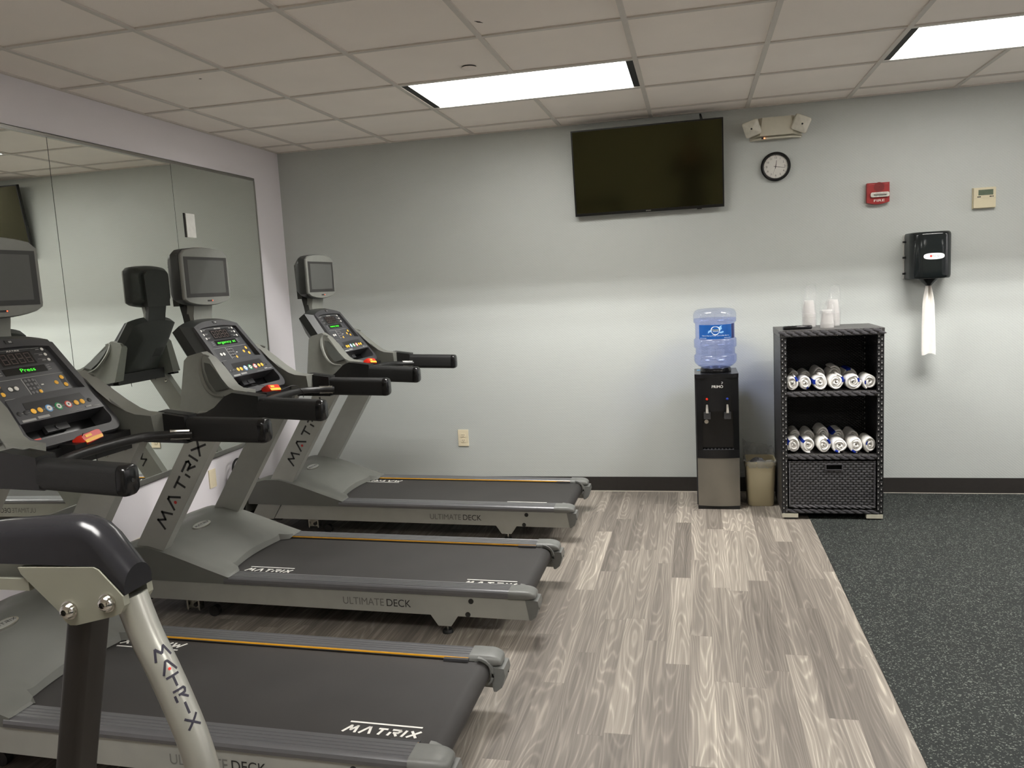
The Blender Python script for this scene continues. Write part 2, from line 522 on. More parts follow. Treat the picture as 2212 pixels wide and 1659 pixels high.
for k, (a, b, c, d) in enumerate(LIGHTS):
    t = thing('ceiling_light', lamp_labels[k], 'ceiling light', ((a + b) / 2, (c + d) / 2, H), 'ceiling lights')
    cx, cy = (a + b) / 2, (c + d) / 2
    hw, hd = (b - a) / 2 - 0.012, (d - c) / 2 - 0.012
    f = G()
    f.box(-hw, hw, -hd, hd, 0.11, 0.12)      # housing above the lens
    f.box(-hw, hw, -hd, -hd + 0.003, 0.02, 0.11); f.box(-hw, hw, hd - 0.003, hd, 0.02, 0.11); f.box(-hw, -hw + 0.003, -hd, hd, 0.02, 0.11); f.box(hw - 0.003, hw, -hd, hd, 0.02, 0.11)
    f.box(-hw, hw, -hd, -hd + 0.014, 0.0, 0.02); f.box(-hw, hw, hd - 0.014, hd, 0.0, 0.02)
    f.obj('housing', M_white, t)
    for sgn in (-1, 1):
        f = G(); f.box(sgn * hw - (0.036 if sgn > 0 else 0), sgn * hw + (0.036 if sgn < 0 else 0), -hd + 0.014, hd - 0.014, 0.003, 0.02)
        f.obj('unlit_lens_end', M_dark, t)  # unlit lens ends past the tubes, put in as dark-coloured strips
    f = G(); f.box(-hw + 0.036, hw - 0.036, -hd + 0.014, hd - 0.014, 0.004, 0.02)
    f.obj('lens', M_lens, t)
    TS, TH = 0.140, 0.0725
    lv = G()
    for q in range(5):
        y = hd - 0.016 - q * TS
        lv.box(-hw + 0.01, hw - 0.01, y - 0.0006, y + 0.0006, 0.0215, 0.0215 + TH + 0.004)
    lv.obj('cutoff_baffle', M_dark, t)  # unseen baffles, added to cut the tube light into bands on the wall
    for q in range(4):
        la = bpy.data.lights.new('tube_lamp', 'AREA')
        la.shape = 'RECTANGLE'; la.size = 1.12; la.size_y = 0.004
        la.energy = LAMP_W * (0.62 if (c + d) / 2 < -3 else 1.0)
        la.color = (1.0, 0.988, 0.96)
        lo = bpy.data.objects.new('tube_lamp', la); COL.objects.link(lo)
        lo.parent = t; lo.location = (0, hd - 0.016 - TS / 2 - q * TS, 0.0215 + TH)

# ------------------------------------------------------------------ camera
cam = bpy.data.cameras.new('camera'); cam.sensor_width = 36.0; cam.lens = 36.0 * 1721.39 / 2212.0
cam.clip_start = 0.02
co = bpy.data.objects.new('camera', cam); COL.objects.link(co)
Rt = [[0.97386177, -0.0229763, -0.22597643], [0.22111335, -0.13178388, 0.96630321], [-0.05198213, -0.99101216, -0.12325891]]
MW = Matrix.Identity(4)
for i in range(3):
    MW[i][0] = Rt[i][0]; MW[i][1] = -Rt[i][1]; MW[i][2] = -Rt[i][2]
MW.translation = Vector((2.98125864, -5.52856451, 1.48896225))
co.matrix_world = MW
SC.camera = co
w = bpy.data.worlds.new('world'); SC.world = w; w.use_nodes = True
w.node_tree.nodes['Background'].inputs['Color'].default_value = (0.9, 0.95, 1.0, 1); w.node_tree.nodes['Background'].inputs['Strength'].default_value = 0.0
SC.view_settings.view_transform = 'Standard'; SC.view_settings.look = 'None'; SC.view_settings.gamma = 1.0; SC.view_settings.use_curve_mapping = False
SC.view_settings.exposure = 0.60
SC.cycles.use_denoising = True
SC.cycles.max_bounces = 9; SC.cycles.diffuse_bounces = 6; SC.cycles.transparent_max_bounces = 80
SC.cycles.sample_clamp_indirect = 6.0

# ------------------------------------------------------------------ treadmills
M_silver = mat('treadmill_silver_paint', (160, 161, 155), 0.38, 0.35, var=0.03, vs=15, bump=0.04, bs=900)
M_hood = mat('treadmill_hood_plastic', (100, 101, 96), 0.5, 0.0, var=0.04, vs=10, bump=0.12, bs=900)
M_rail = mat('anodised_rail_grey', (100, 100, 102), 0.32, 0.35, var=0.03)
M_cap = mat('grey_cap_plastic', (104, 105, 102), 0.42, 0.0, var=0.05, bump=0.05)
M_belt = mat('running_belt_black', (47, 45, 44), 0.62, var=0.10, vs=5, bump=0.25, bs=1200)
M_black = mat('black_plastic', (27, 27, 27), 0.38, var=0.05)
M_gloss = mat('gloss_black_plastic', (17, 17, 18), 0.2, var=0.05)
M_grip = mat('black_foam_grip', (25, 25, 25), 0.55, var=0.15, vs=300, bump=0.5, bs=700)
M_char = mat('charcoal_plastic', (66, 66, 68), 0.33, 0.1, var=0.04)
M_bezel = mat('console_bezel', (60, 60, 62), 0.42, 0.0, var=0.04)
M_panel = mat('console_overlay', (66, 67, 70), 0.3, var=0.03)
M_panel2 = mat('console_overlay_dark', (36, 36, 38), 0.28, var=0.03)
M_wing = mat('console_wing_grey', (120, 121, 115), 0.4, 0.15, var=0.03)
M_wing2 = mat('pocket_dark_grey', (70, 72, 68), 0.45, 0.0, var=0.03)
M_shell = mat('dark_back_shell', (42, 44, 42), 0.42, var=0.06)
M_yel = mat('amber_plastic', (250, 190, 62), 0.4, var=0.03)
M_line = mat('amber_stripe', (240, 176, 48), 0.45, var=0.03)
M_wht = mat('white_print', (228, 226, 220), 0.45, var=0.02)
M_gry = mat('grey_print', (150, 150, 148), 0.5, var=0.02)
M_ink = mat('black_print', (34, 34, 34), 0.45, var=0.03)
M_red = mat('red_plastic', (206, 44, 26), 0.35, var=0.04)
M_org = mat('red_dot', (176, 40, 34), 0.5, var=0.02)
M_grn = mat('green_button', (40, 140, 88), 0.4, var=0.03)
M_blu = mat('blue_button', (112, 166, 214), 0.4, var=0.03)
M_rng = mat('red_ring', (206, 82, 70), 0.4, var=0.03)
M_led = mat('green_led_text', (60, 220, 40), 0.5, emit=(70, 245, 50), es=0.75)
M_seg = mat('unlit_led_segment', (66, 50, 46), 0.4, var=0.03)
M_keyg = mat('key_grey', (104, 104, 106), 0.4, var=0.03)
M_chrome = mat('chrome', (212, 210, 204), 0.1, 1.0, var=0.02)
M_steel = mat('brushed_steel', (180, 178, 172), 0.26, 1.0, var=0.05)
M_bscr = mat('tv_bezel_dark', (46, 45, 44), 0.35, var=0.03)
M_tvg = mat('tv_frame_grey', (120, 121, 116), 0.42, 0.2, var=0.03)
M_scr = mat('tv_screen_grey', (78, 79, 76), 0.35, var=0.02)  # grey base colour stands in for the room's reflection in the screen
M_redled = mat('standby_led', (250, 90, 60), 0.4, emit=(255, 90, 50), es=1.5)
M_cord = mat('black_cord', (20, 20, 20), 0.5)

FZ = lambda x: 0.203 - 0.0150 * (x - 0.45)          # top of the side frame
FB = lambda x: 0.116 - 0.0156 * (x - 0.41)          # underside of the side frame
BZ = lambda x: FZ(x) + 0.019                        # belt surface
RZ = lambda x: FZ(x) + 0.034                        # rail top

CO_O = Vector((0.938, 0, 1.047)); CO_T = Vector((0.703, 0, 1.40))
CV = (CO_T - CO_O).normalized(); CU = Vector((0, 1, 0)); CN = CU.cross(CV).normalized()
CM = Matrix((( CU.x, CV.x, CN.x, CO_O.x), (CU.y, CV.y, CN.y, CO_O.y), (CU.z, CV.z, CN.z, CO_O.z), (0, 0, 0, 1)))
cpt = lambda u, v, n=0.0: CO_O + CU * u + CV * v + CN * n

def c_outline(grow=0.0, v0=-0.004, top=0.398, arch=0.030, r=0.045):
    """console outline: trapezoid with round lower corners and an arched top"""
    hw = lambda v: 0.214 - 0.078 * v + grow
    pts = []
    for k in range(7):                                     # lower right corner
        a = -PI / 2 + (PI / 2) * k / 6
        pts.append((hw(0) - r + r * math.cos(a), v0 - grow + r + r * math.sin(a)))
    pts.append((hw(0.2), 0.2))
    for k in range(13):                                    # arch, right to left
        t = 1 - 2 * k / 12
        pts.append((hw(top) * t, top + grow + arch * (1 - abs(t) ** 2.4)))
    pts.append((-hw(0.2), 0.2))
    for k in range(7):
        a = PI + (PI / 2) * k / 6
        pts.append((-hw(0) + r + r * math.cos(a), v0 - grow + r + r * math.sin(a)))
    return pts

def treadmill(label, loc, msg, marks, left_pair, cords, stop_rot):
    t = thing('treadmill', label, 'treadmill', loc, 'row of treadmills')
    # --- side frames
    for s in (-1, 1):
        g = G()
        poly = [(0.405, FB(0.405)), (0.462, FZ(0.45)), (2.258, FZ(2.258)), (2.274, FB(2.274))]
        y0, y1 = (0.290, 0.345)
        g.prism(poly, 'y', s * y0, s * y1, 0.003, 2)
        fr = g.obj('side_frame', M_silver, t)
        for (bx, dz) in ((2.022, 0.018), (2.005, 0.078)):
            b = G(); b.cyl((bx, s * 0.3445, FZ(bx) - dz), (bx, s * 0.3475, FZ(bx) - dz), 0.0115, 18)
            b.obj('frame_plug', M_black, fr)
        if s < 0:
            sl = Vector((1, 0, -0.015))
            mid = 1.588
            text_mesh('lettering', 'ULTIMATE', 0.047, M_gry2, fr, (1.430 + 0.098, -0.3456, FZ(1.53) - 0.046), sl, (0, 0, 1), (0, -1, 0), fit=0.192)
            text_mesh('lettering', 'DECK', 0.047, M_ink, fr, (1.633 + 0.059, -0.3456, FZ(1.69) - 0.046), sl, (0, 0, 1), (0, -1, 0), fit=0.112)
        # rear foot
        g = G()
        g.prism([(1.832, FB(1.83) + 0.004), (1.962, FB(1.96) + 0.004), (1.926, 0.044), (1.868, 0.044)], 'y', s * 0.300, s * 0.342, 0.002)
        ft = g.obj('rear_foot', M_silver, t)
        g = G(); g.cyl((1.897, s * 0.305, 0.012), (1.897, s * 0.305, 0.048), 0.005, 10)
        g.obj('foot_bolt', M_steel, ft)
        g = G(); g.lathe([(0.004, 0.016), (0.02, 0.014), (0.024, 0.006), (0.024, 0.0), (0.004, 0.0)][::-1], 18, (1.897, s * 0.305, 0.0))
        g.obj('foot_pad', M_black, ft)
        # front wheel bracket
        g = G()
        g.box(0.620, 0.688, s * 0.285, s * 0.289, 0.052, FB(0.65) + 0.003)
        g.box(0.620, 0.628, s * 0.285, s * 0.318, 0.052, FB(0.65) + 0.003); g.box(0.680, 0.688, s * 0.285, s * 0.318, 0.052, FB(0.65) + 0.003)
        fw = g.obj('front_bracket', M_steel, t)
        g = G(); g.cyl((0.720, s * 0.235, 0.026), (0.720, s * 0.262, 0.026), 0.026, 20)
        g.obj('transport_wheel', M_black, fw)
        g = G(); g.cyl((0.654, s * 0.288, 0.070), (0.654, s * 0.302, 0.070), 0.011, 12)
        g.obj('bracket_nut', M_black, fw)
    g = G()
    g.box(0.42, 2.20, -0.284, 0.284, 0.100, 0.150); g.box(0.30, 0.44, -0.33, 0.33, 0.10, 0.16, 0.006)
    g.obj('chassis', M_black, t)
    # --- running belt: loop around the rear roller
    g = G()
    pts = []
    for k in range(9):
        x = 0.50 + (2.222 - 0.50) * k / 8
        pts.append((x, BZ(x)))
    rc = (2.222, BZ(2.222) - 0.040)
    for k in range(1, 12):
        a = PI / 2 - PI * k / 12
        pts.append((rc[0] + 0.040 * math.cos(a), rc[1] + 0.040 * math.sin(a)))
    for k in range(4):
        x = 2.222 - (2.222 - 0.50) * k / 3
        pts.append((x, BZ(x) - 0.080))
    g.prism(pts, 'y', -0.258, 0.258)
    be = g.obj('running_belt', M_belt, t, ang=50)
    for (x0, x1, yb, rot, only_line) in marks:
        g = G()
        h = 0.033
        sl = Vector((1, 0, -0.015)) * (-1 if rot else 1)
        V = Vector((0, -1, 0)) if rot else Vector((0, 1, 0))
        wd = (x1 - x0)
        wide = (wd / h + 0.42 - 6 * 0.42) / sum(WM[c][0] for c in 'MATRIX')
        O = Vector((x1 if rot else x0, yb, BZ(x1 if rot else x0) + 0.0006))
        wordmark(g, O, sl, V, (0, 0, 1), h, h * 0.24, wide=wide, t=0.0006, slant=0.25)
        a = O + V * (h * 1.55) + sl * 0.004; b = a + sl * wd
        g.loft([[a, b, b + V * 0.007, a + V * 0.007], [p + Vector((0, 0, .0006)) for p in (a, b, b + V * 0.007, a + V * 0.007)]])
        g.obj('belt_lettering', M_wht, be)
    # --- side rails with ribbed tops, end caps and rear brackets
    for s in (-1, 1):
        prof = [(0.262, -0.022), (0.262, -0.004), (0.266, 0.0)]
        for k in range(4):
            y = 0.270 + k * 0.016
            prof += [(y, 0.0), (y + 0.0125, 0.0), (y + 0.0135, -0.0018), (y + 0.0150, -0.0018)]
        prof += [(0.336, 0.0), (0.343, -0.002), (0.350, -0.008), (0.353, -0.018), (0.351, -0.030), (0.346, -0.034), (0.30, -0.034)]
        g = G()
        xr0, xr1 = 0.850, 2.188
        rings = [[(x, s * y, RZ(x) + z) for y, z in prof] for x in (xr0, xr1)]
        g.loft(rings)
        rl = g.obj('side_rail', M_rail, t, ang=25)
        g = G()
        g.loft([[(x, s * 0.2622, RZ(x) - 0.0095), (x, s * 0.2622, RZ(x) - 0.0035), (x, s * 0.2606, RZ(x) - 0.0035), (x, s * 0.2606, RZ(x) - 0.0095)] for x in (0.80, xr1)])
        g.obj('amber_stripe', M_line, rl)
        g = G()
        g.loft([[(x, s * 0.2622, BZ(x) - 0.006), (x, s * 0.2622, RZ(x) - 0.0135), (x, s * 0.256, RZ(x) - 0.0145), (x, s * 0.256, BZ(x) - 0.006)] for x in (0.80, 2.21)])
        g.obj('rail_seal', M_gloss, rl)
        # end cap
        g = G()
        n = 8
        rings = []
        for k in range(n + 1):
            a = (PI / 2) * k / n
            x = xr1 + 0.055 + 0.058 * math.sin(a) if k > 0 else xr1
            sc = math.cos(a) if k > 0 else 1.0
            if k == 0:
                rings.append([(xr1, s * y, RZ(xr1) + z + 0.001) for y, z in rrect(0.100, 0.040, 0.018, 4, 0.309, -0.018)])
            else:
                w_ = 0.100 * (0.55 + 0.45 * sc); h_ = 0.040 * (0.30 + 0.70 * sc)
                rings.append([(x, s * y, RZ(xr1) + z + 0.001) for y, z in rrect(w_, h_, 0.018 * (0.3 + 0.7 * sc), 4, 0.309 - (1 - sc) * 0.006, -0.018 - (1 - sc) * 0.008)])
        g.loft(rings)
        cp = g.obj('rail_end_cap', M_cap, t, ang=40)
        # rear bracket wrapping under the cap
        g = G()
        top = RZ(2.25) - 0.034
        g.prism([(2.262, top), (2.312, top - 0.004), (2.316, top - 0.03), (2.303, top - 0.072), (2.282, FB(2.27)), (2.272, FB(2.27)), (2.259, top)], 'y', s * 0.262, s * 0.345, 0.006, 2)
        br = g.obj('rear_bracket', M_cap, t)
        for yy, zz in ((0.29, -0.03), (0.325, -0.04)):
            b = G(); b.cyl((2.305, s * yy, top + zz), (2.3145, s * yy, top + zz), 0.0065, 12)
            b.obj('bracket_hole', M_black, br)
        # roller guard arc on the inner side of the bracket
        g = G()
        arc = [(rc[0] + 0.052 * math.cos(PI / 2 - 2.4 * k / 8), s * 0.262, rc[1] + 0.052 * math.sin(PI / 2 - 2.4 * k / 8)) for k in range(9)]
        g.sweep(arc, [(-0.010, -0.004), (0.010, -0.004), (0.010, 0.004), (-0.010, 0.004)], up=(0, 0, 1))
        g.obj('roller_guard', M_cap, t)
        g = G(); g.box(2.10, 2.19, s * 0.248, s * 0.262, BZ(2.15) + 0.001, BZ(2.15) + 0.010, 0.003)
        g.obj('belt_guide', M_char, t)
    # --- motor hood
    g = G()
    NS, NT = 20, 32
    def hood(si, tj):
        u = -1 + 2 * tj / NT
        a = abs(u)
        y = 0.349 * u
        rear = 0.795 + 0.02 * max(0, min(1, a / 0.58)) ** 2
        k = min(1, max(0, (a - 0.62) / 0.10)); k = k * k * (3 - 2 * k)
        rear = rear * (1 - k) + 0.872 * k
        x = 0.235 + (rear - 0.235) * si / NS
        # height along the length at the centre and at the shoulder
        def prof(x, pts):
            for (x0, z0), (x1, z1) in zip(pts[:-1], pts[1:]):
                if x <= x1:
                    q = (x - x0) / (x1 - x0); q = max(0, q)
                    return z0 + (z1 - z0) * q
            return pts[-1][1]
        zc = prof(x, [(0.235, 0.30), (0.33, 0.352), (0.42, 0.372), (0.52, 0.360), (0.62, 0.333), (0.72, 0.292), (0.80, 0.248), (0.9, 0.21)])
        zs = prof(x, [(0.235, 0.335), (0.35, 0.372), (0.46, 0.372), (0.56, 0.345), (0.66, 0.312), (0.76, 0.277), (0.872, 0.240), (0.9, 0.235)])
        m = min(1, max(0, (a - 0.50) / 0.22)); m = m * m * (3 - 2 * m)
        z = zc * (1 - m) + zs * m
        e = max(0, (a - 0.90) / 0.10)
        z -= 0.010 * e * e
        return (x, y, z)
    grid = [[g._v(hood(i, j)) for j in range(NT + 1)] for i in range(NS + 1)]
    for i in range(NS):
        for j in range(NT):
            g.face([grid[i][j], grid[i + 1][j], grid[i + 1][j + 1], grid[i][j + 1]])
    # skirts: sides slope down to the frame, front and rear edges drop
    def drop(row, f):
        low = [g._v(f(v.co)) for v in row]
        for a_, b_, c_, d_ in zip(row[:-1], row[1:], low[1:], low[:-1]):
            g.face([a_, b_, c_, d_])
        return low
    for j, s in ((0, -1), (NT, 1)):
        drop([grid[i][j] for i in range(NS + 1)], lambda p: (p.x, s * 0.347, FZ(p.x) + 0.001))
    drop(grid[NS], lambda p: (p.x + 0.006, p.y * 0.99, (RZ(p.x) + 0.0005) if abs(p.y) > 0.255 else BZ(p.x) + 0.003))
    drop(grid[0], lambda p: (p.x - 0.03, p.y, 0.14))
    hd = g.obj('motor_hood', M_hood, t, ang=28)
    # oval badge
    bx, bz = 0.515, 0.3615
    N = Vector((0.20, 0, 0.98)).normalized()
    Ux = Vector((0, 1, 0)); 
    g = G(); g.disc((bx, 0, bz - 0.004), 0.066, N, 32, 0.010, 1.0, 0.42, ux=(0, 1, 0))
    bd = g.obj('badge', M_chrome, t)
    g = G(); g.disc(Vector((bx, 0, bz - 0.004)) + N * 0.010, 0.058, N, 32, 0.001, 1.0, 0.40, ux=(0, 1, 0))
    g.obj('badge_plate', M_plate, bd)
    g = G()
    h = 0.0145; wd = wm_width(h)
    Vb = N.cross(Ux)                     # up of the badge text points away from the runner
    if Vb.x > 0: Vb = -Vb
    wordmark(g, Vector((bx, 0, bz - 0.004)) + N * 0.0112 - Ux * (wd / 2) - Vb * (h / 2), Ux, Vb, N, h, h * 0.16, t=0.0005)
    g.obj('badge_lettering', M_ink, bd)
    # --- uprights
    lean = 0.636
    for s in (-1, 1):
        g = G()
        xl = lambda z: 0.368 + lean * (z - 0.318)
        poly = [(xl(0.11), 0.11), (xl(0.11) + 0.158, 0.11), (xl(1.0) + 0.158, 1.0), (xl(1.0), 1.0)]
        g.prism(poly, 'y', s * 0.287, s * 0.338, 0.012, 2)
        up = g.obj('upright', M_silver, t)
        d = Vector((lean, 0, 1)).normalized()
        if s < 0:
            g = G()
            h = 0.052
            # reads upwards: letter tops towards the wall side
            V = Vector((-d.z, 0, d.x))
            O = Vector((0.5655, -0.3386, 0.448))
            L = 0.475
            wide = (L / h + 0.42 - 6 * 0.42) / sum(WM[c][0] for c in 'MATRIX')
            dc = wordmark(g, O, d, V, (0, -1, 0), h, h * 0.19, wide=wide, t=0.0006, slant=0.0)
            lt = g.obj('upright_lettering', M_ink, up)
            g = G(); g.disc(dc, 0.0075, (0, -1, 0), 14, 0.0009)
            g.obj('red_dot', M_org, up)
        for k, zz in enumerate((0.93, 0.955)):
            c = Vector((xl(zz) + (0.035 if k == 0 else 0.105), s * 0.287, zz))
            g = G(); g.tube([c, c - Vector((0, s * 0.004, 0)), c - Vector((0, s * 0.008, 0))], [0.011, 0.010, 0.005], 14)
            g.obj('upright_bolt', M_chrome, up)
    # --- wings that join the console to the handrails
    yo = lambda z: 0.338 - 0.093 * max(0.0, min(1.0, (z - 1.05) / 0.19))
    for s in (-1, 1):
        g = G()
        poly = [(0.704, 1.000), (0.692, 1.222), (0.708, 1.242), (0.778, 1.258), (0.822, 1.228), (0.862, 1.185), (0.905, 1.138), (0.945, 1.104), (0.975, 1.090), (1.037, 1.082), (1.037, 1.0), (0.87, 0.985), (0.80, 0.982)]
        yi = lambda z: 0.195 + 0.062 * max(0.0, min(1.0, (1.16 - z) / 0.1))
        fs = g.loft([[(x, s * yi(z), z) for x, z in poly], [(x, s * yo(z), z) for x, z in poly]])
        g._bevel(fs, 0.009, 2, 0.5)
        wg = g.obj('console_wing', M_wing, t)
        g = G()
        pk = [(0.792, 1.234), (0.822, 1.222), (0.862, 1.178), (0.905, 1.132), (0.945, 1.098), (0.885, 1.086), (0.842, 1.128), (0.810, 1.18)]
        g.loft([[(x, s * (yo(z) - 0.003), z) for x, z in pk], [(x, s * (yo(z) + 0.002), z) for x, z in pk]])
        g.obj('pocket_panel', M_wing2, wg)
        g = G()
        lp_ = [(0.818, 1.238), (0.792, 1.243), (0.778, 1.222), (0.790, 1.170), (0.825, 1.112), (0.872, 1.074), (0.93, 1.064)]
        lip = smooth_path([(x, s * (yo(z) + 0.001), z) for x, z in lp_], 6)
        g.tube(lip, [0.004 + 0.005 * math.sin(PI * i / (len(lip) - 1)) for i in range(len(lip))], 8, up=(0, 1, 0))
        g.obj('pocket_lip', M_wing, wg)
    # --- handrails
    for s in (-1, 1):
        g = G()
        g.prism([(1.036, 0.978), (1.127, 0.976), (1.127, 1.066), (1.036, 1.080)], 'y', s * 0.308, s * 0.352, 0.010, 2)
        g.prism([(0.775, 0.988), (0.90, 0.978), (1.128, 0.974), (1.128, 1.068), (1.005, 1.086), (0.965, 1.070), (0.91, 1.022), (0.86, 0.998)], 'y', s * 0.334, s * 0.383, 0.014, 3)
        hc = g.obj('handrail_cover', M_black, t)
        g = G()
        g.prism([(0.74, 0.978), (1.13, 0.966), (1.13, 0.976), (0.74, 0.992)], 'y', s * 0.310, s * 0.368, 0.004, 2)
        g.obj('under_trim', M_gloss, hc)
        g = G()
        path = [(1.122 + 0.284 * k / 6, s * (0.350 + 0.020 * k / 6), 1.014 - 0.013 * k / 6) for k in range(7)]
        g.sweep(path, rrect(0.066, 0.091, 0.022, 4), up=(0, 0, 1))
        gr = g.obj('handrail_grip', M_grip, t, ang=50)
        g = G()
        e = Vector((1.406, s * 0.370, 1.001))
        g.sweep([e, e + Vector((0.012, 0, -.0005)), e + Vector((0.022, 0, -.001)), e + Vector((0.027, 0, -.001))], rrect(0.066, 0.091, 0.022, 4), up=(0, 0, 1), scale=[1.01, 1.01, 0.95, 0.82])
        ec = g.obj('grip_end_cap', M_gloss, t, ang=50)
        g = G(); g.cyl(e + Vector((0.026, 0, -.001)), e + Vector((0.0285, 0, -.001)), 0.006, 12)
        g.obj('screw_hole', M_ink, ec)
    # --- heart-rate bar
    g = G()
    hp = smooth_path([(1.150, -0.315, 1.000), (1.085, -0.270, 1.006), (1.035, -0.18, 1.014), (1.015, 0, 1.015), (1.035, 0.18, 1.014), (1.085, 0.270, 1.006), (1.150, 0.315, 1.000)], 7)
    g.tube(hp, 0.0165, 14)
    hb = g.obj('heart_rate_bar', M_black, t)
    for i0 in (1, 35):
        for off in (0.0115, -0.0115):
            g = G()
            pp = [hp[i] + Vector((0.004, 0, off)) for i in range(i0, i0 + 7)]
            g.tube(pp, 0.0085, 8)
            g.obj('contact_plate', M_steel, hb)
    g = G(); g.box(0.76, 0.95, -0.236, 0.236, 0.965, 1.035, 0.012)
    g.prism([(0.93, 1.0), (1.0, 1.012), (1.0, 1.044), (0.93, 1.046)], 'y', -0.09, 0.09, 0.006)
    g.obj('console_crossbar', M_black, t)
    # --- console
    g = G(CM)
    o0 = c_outline(0.0); 
    gw = c_outline(0.030, v0=0.0)
    rings = [[(u, v, -0.014) for u, v in c_outline(-0.006)], [(u, v, -0.050) for u, v in c_outline(0.034, v0=0.03)], [(u * 0.97, v, -0.100) for u, v in c_outline(0.034, v0=0.05)], [(u * 0.78, 0.06 + (v - 0.06) * 0.86, -0.150) for u, v in c_outline(0.0, v0=0.05)]]
    g.loft(rings, cap=(False, True))
    cs = g.obj('console', M_shell, t, ang=40)
    # vents on the back shell
    g = G(CM)
    for k in range(7):
        g.box(0.05, 0.13, 0.20 + k * 0.010, 0.205 + k * 0.010, -0.1515, -0.149)
    g.obj('back_vent', M_ink, cs)
    # bezel ring
    g = G(CM)
    o1 = c_outline(0.0); i1 = []
    hwI = lambda v: 0.190 - 0.098 * v
    n_o = len(o1)
    inn = []
    for k in range(7):
        a = -PI / 2 + (PI / 2) * k / 6
        inn.append((hwI(0.03) - 0.03 + 0.03 * math.cos(a), 0.028 + 0.03 + 0.03 * math.sin(a)))
    inn.append((hwI(0.2), 0.2))
    for k in range(13):
        q = 1 - 2 * k / 12
        inn.append((hwI(0.385) * q, 0.380 + 0.012 * (1 - abs(q) ** 2.4)))
    inn.append((-hwI(0.2), 0.2))
    for k in range(7):
        a = PI + (PI / 2) * k / 6
        inn.append((-hwI(0.03) + 0.03 + 0.03 * math.cos(a), 0.028 + 0.03 + 0.03 * math.sin(a)))
    fn = lambda v: -0.010 + 0.020 * (1 - v / 0.4)      # the face is a little fuller towards the runner
    R1 = [(u, v, fn(v) - 0.030) for u, v in o1]; R2 = [(u, v, fn(v) - 0.006) for u, v in o1]; R3 = [(u * 0.985, v * 0.985 + 0.003, fn(v)) for u, v in o1]
    R4 = [(u, v, fn(v)) for u, v in inn]; R5 = [(u, v, -0.070) for u, v in inn]
    g.loft([R1, R2, R3, R4, R5], cap=(False, False))
    bz_ = g.obj('bezel', M_bezel, t, ang=30)
    # upper overlay panel, recessed
    g = G(CM)
    pnl = [(hwI(0.20) - 0.004, 0.200), (hwI(0.2), 0.205), (hwI(0.38) - 0.002, 0.372), (hwI(0.38) - 0.02, 0.384), (0.05, 0.391), (-0.05, 0.391), (-hwI(0.38) + 0.02, 0.384), (-hwI(0.38) + 0.002, 0.372), (-hwI(0.2), 0.205), (-hwI(0.2) + 0.004, 0.200)]
    g.loft([[(u, v, -0.070) for u, v in pnl], [(u, v, -0.0215) for u, v in pnl]])
    ov = g.obj('upper_overlay', M_panel, t)
    PN = -0.0215
    def on(mname, name, par, shapes):
        """flat printed shapes on the upper overlay"""
        q = G(CM)
        for sh in shapes: sh(q)
        return q.obj(name, mname, par)
    each = lambda mname, name, par, shapes: [on(mname, name, par, [sh]) for sh in shapes]
    rect = lambda a, b, c, d, n=PN, th=0.0006: (lambda q: q.box(a, b, c, d, n, n + th))
    rr = lambda cx, cy, w_, h_, r_, n=PN, th=0.0006: (lambda q: q.loft([[(x, y, n) for x, y in rrect(w_, h_, r_, 4, cx, cy)], [(x, y, n + th) for x, y in rrect(w_, h_, r_, 4, cx, cy)]]))
    circ = lambda cx, cy, r_, n=PN, th=0.0015: (lambda q: q.lathe([(r_, n), (r_, n + th * 0.7), (r_ * 0.85, n + th)], 18, (cx, cy, 0)))
    on(M_panel2, 'display_field', ov, [lambda q: q.loft([[(u, v, PN) for u, v in ((0.143, 0.318), (0.135, 0.372), (0.118, 0.382), (0.04, 0.388), (-0.04, 0.388), (-0.118, 0.382), (-0.135, 0.372), (-0.143, 0.318))], [(u, v, PN + 0.0004) for u, v in ((0.143, 0.318), (0.135, 0.372), (0.118, 0.382), (0.04, 0.388), (-0.04, 0.388), (-0.118, 0.382), (-0.135, 0.372), (-0.143, 0.318))]])])
    led = on(M_gloss, 'time_display', t, [rect(-0.072, 0.070, 0.324, 0.375, PN, 0.0010)])
    for k in range(4):
        sg = []
        x0, x1, y0, y1 = -0.062 + k * 0.033, -0.038 + k * 0.033, 0.330, 0.370
        ym = (y0 + y1) / 2; w_ = 0.0032
        sg += [rect(x0, x1, y, y + w_, PN + 0.0010, 0.0003) for y in (y0, ym - w_ / 2, y1 - w_)]
        sg += [rect(x, x + w_, a_, b_, PN + 0.0010, 0.0003) for x in (x0, x1 - w_) for a_, b_ in ((y0 + w_, ym - w_), (ym + w_, y1 - w_))]
        on(M_seg, 'unlit_digit', led, sg)
    ms = on(M_gloss, 'message_display', t, [rect(-0.086, 0.092, 0.288, 0.315, PN, 0.0010)])
    body, uc, fitw = msg
    text_mesh('led_message', body, 0.020, M_led, ms, cpt(uc, 0.3015, PN + 0.0012), CU, CV, CN, t=0.0003, fit=fitw)
    lines = [rect(-0.150, 0.148, 0.2725, 0.2740)]
    lines += [rect(-0.157, -0.020, 0.2015, 0.2028), rect(0.020, 0.150, 0.2015, 0.2028)]
    lines += [rect(-0.040, -0.036, 0.204, 0.27), rect(0.0135, 0.0150, 0.204, 0.262)]
    lines += [rect(-0.118, 0.118, 0.3845, 0.3855)]
    on(M_gry, 'printed_lines', ov, lines)
    wh = []
    for k in range(3):
        v = 0.377 - k * 0.0225
        wh += [circ(-0.130, v, 0.0062), circ(0.127, v, 0.0062)]
    wb = each(M_wht, 'select_button', ov, wh)
    lb = []
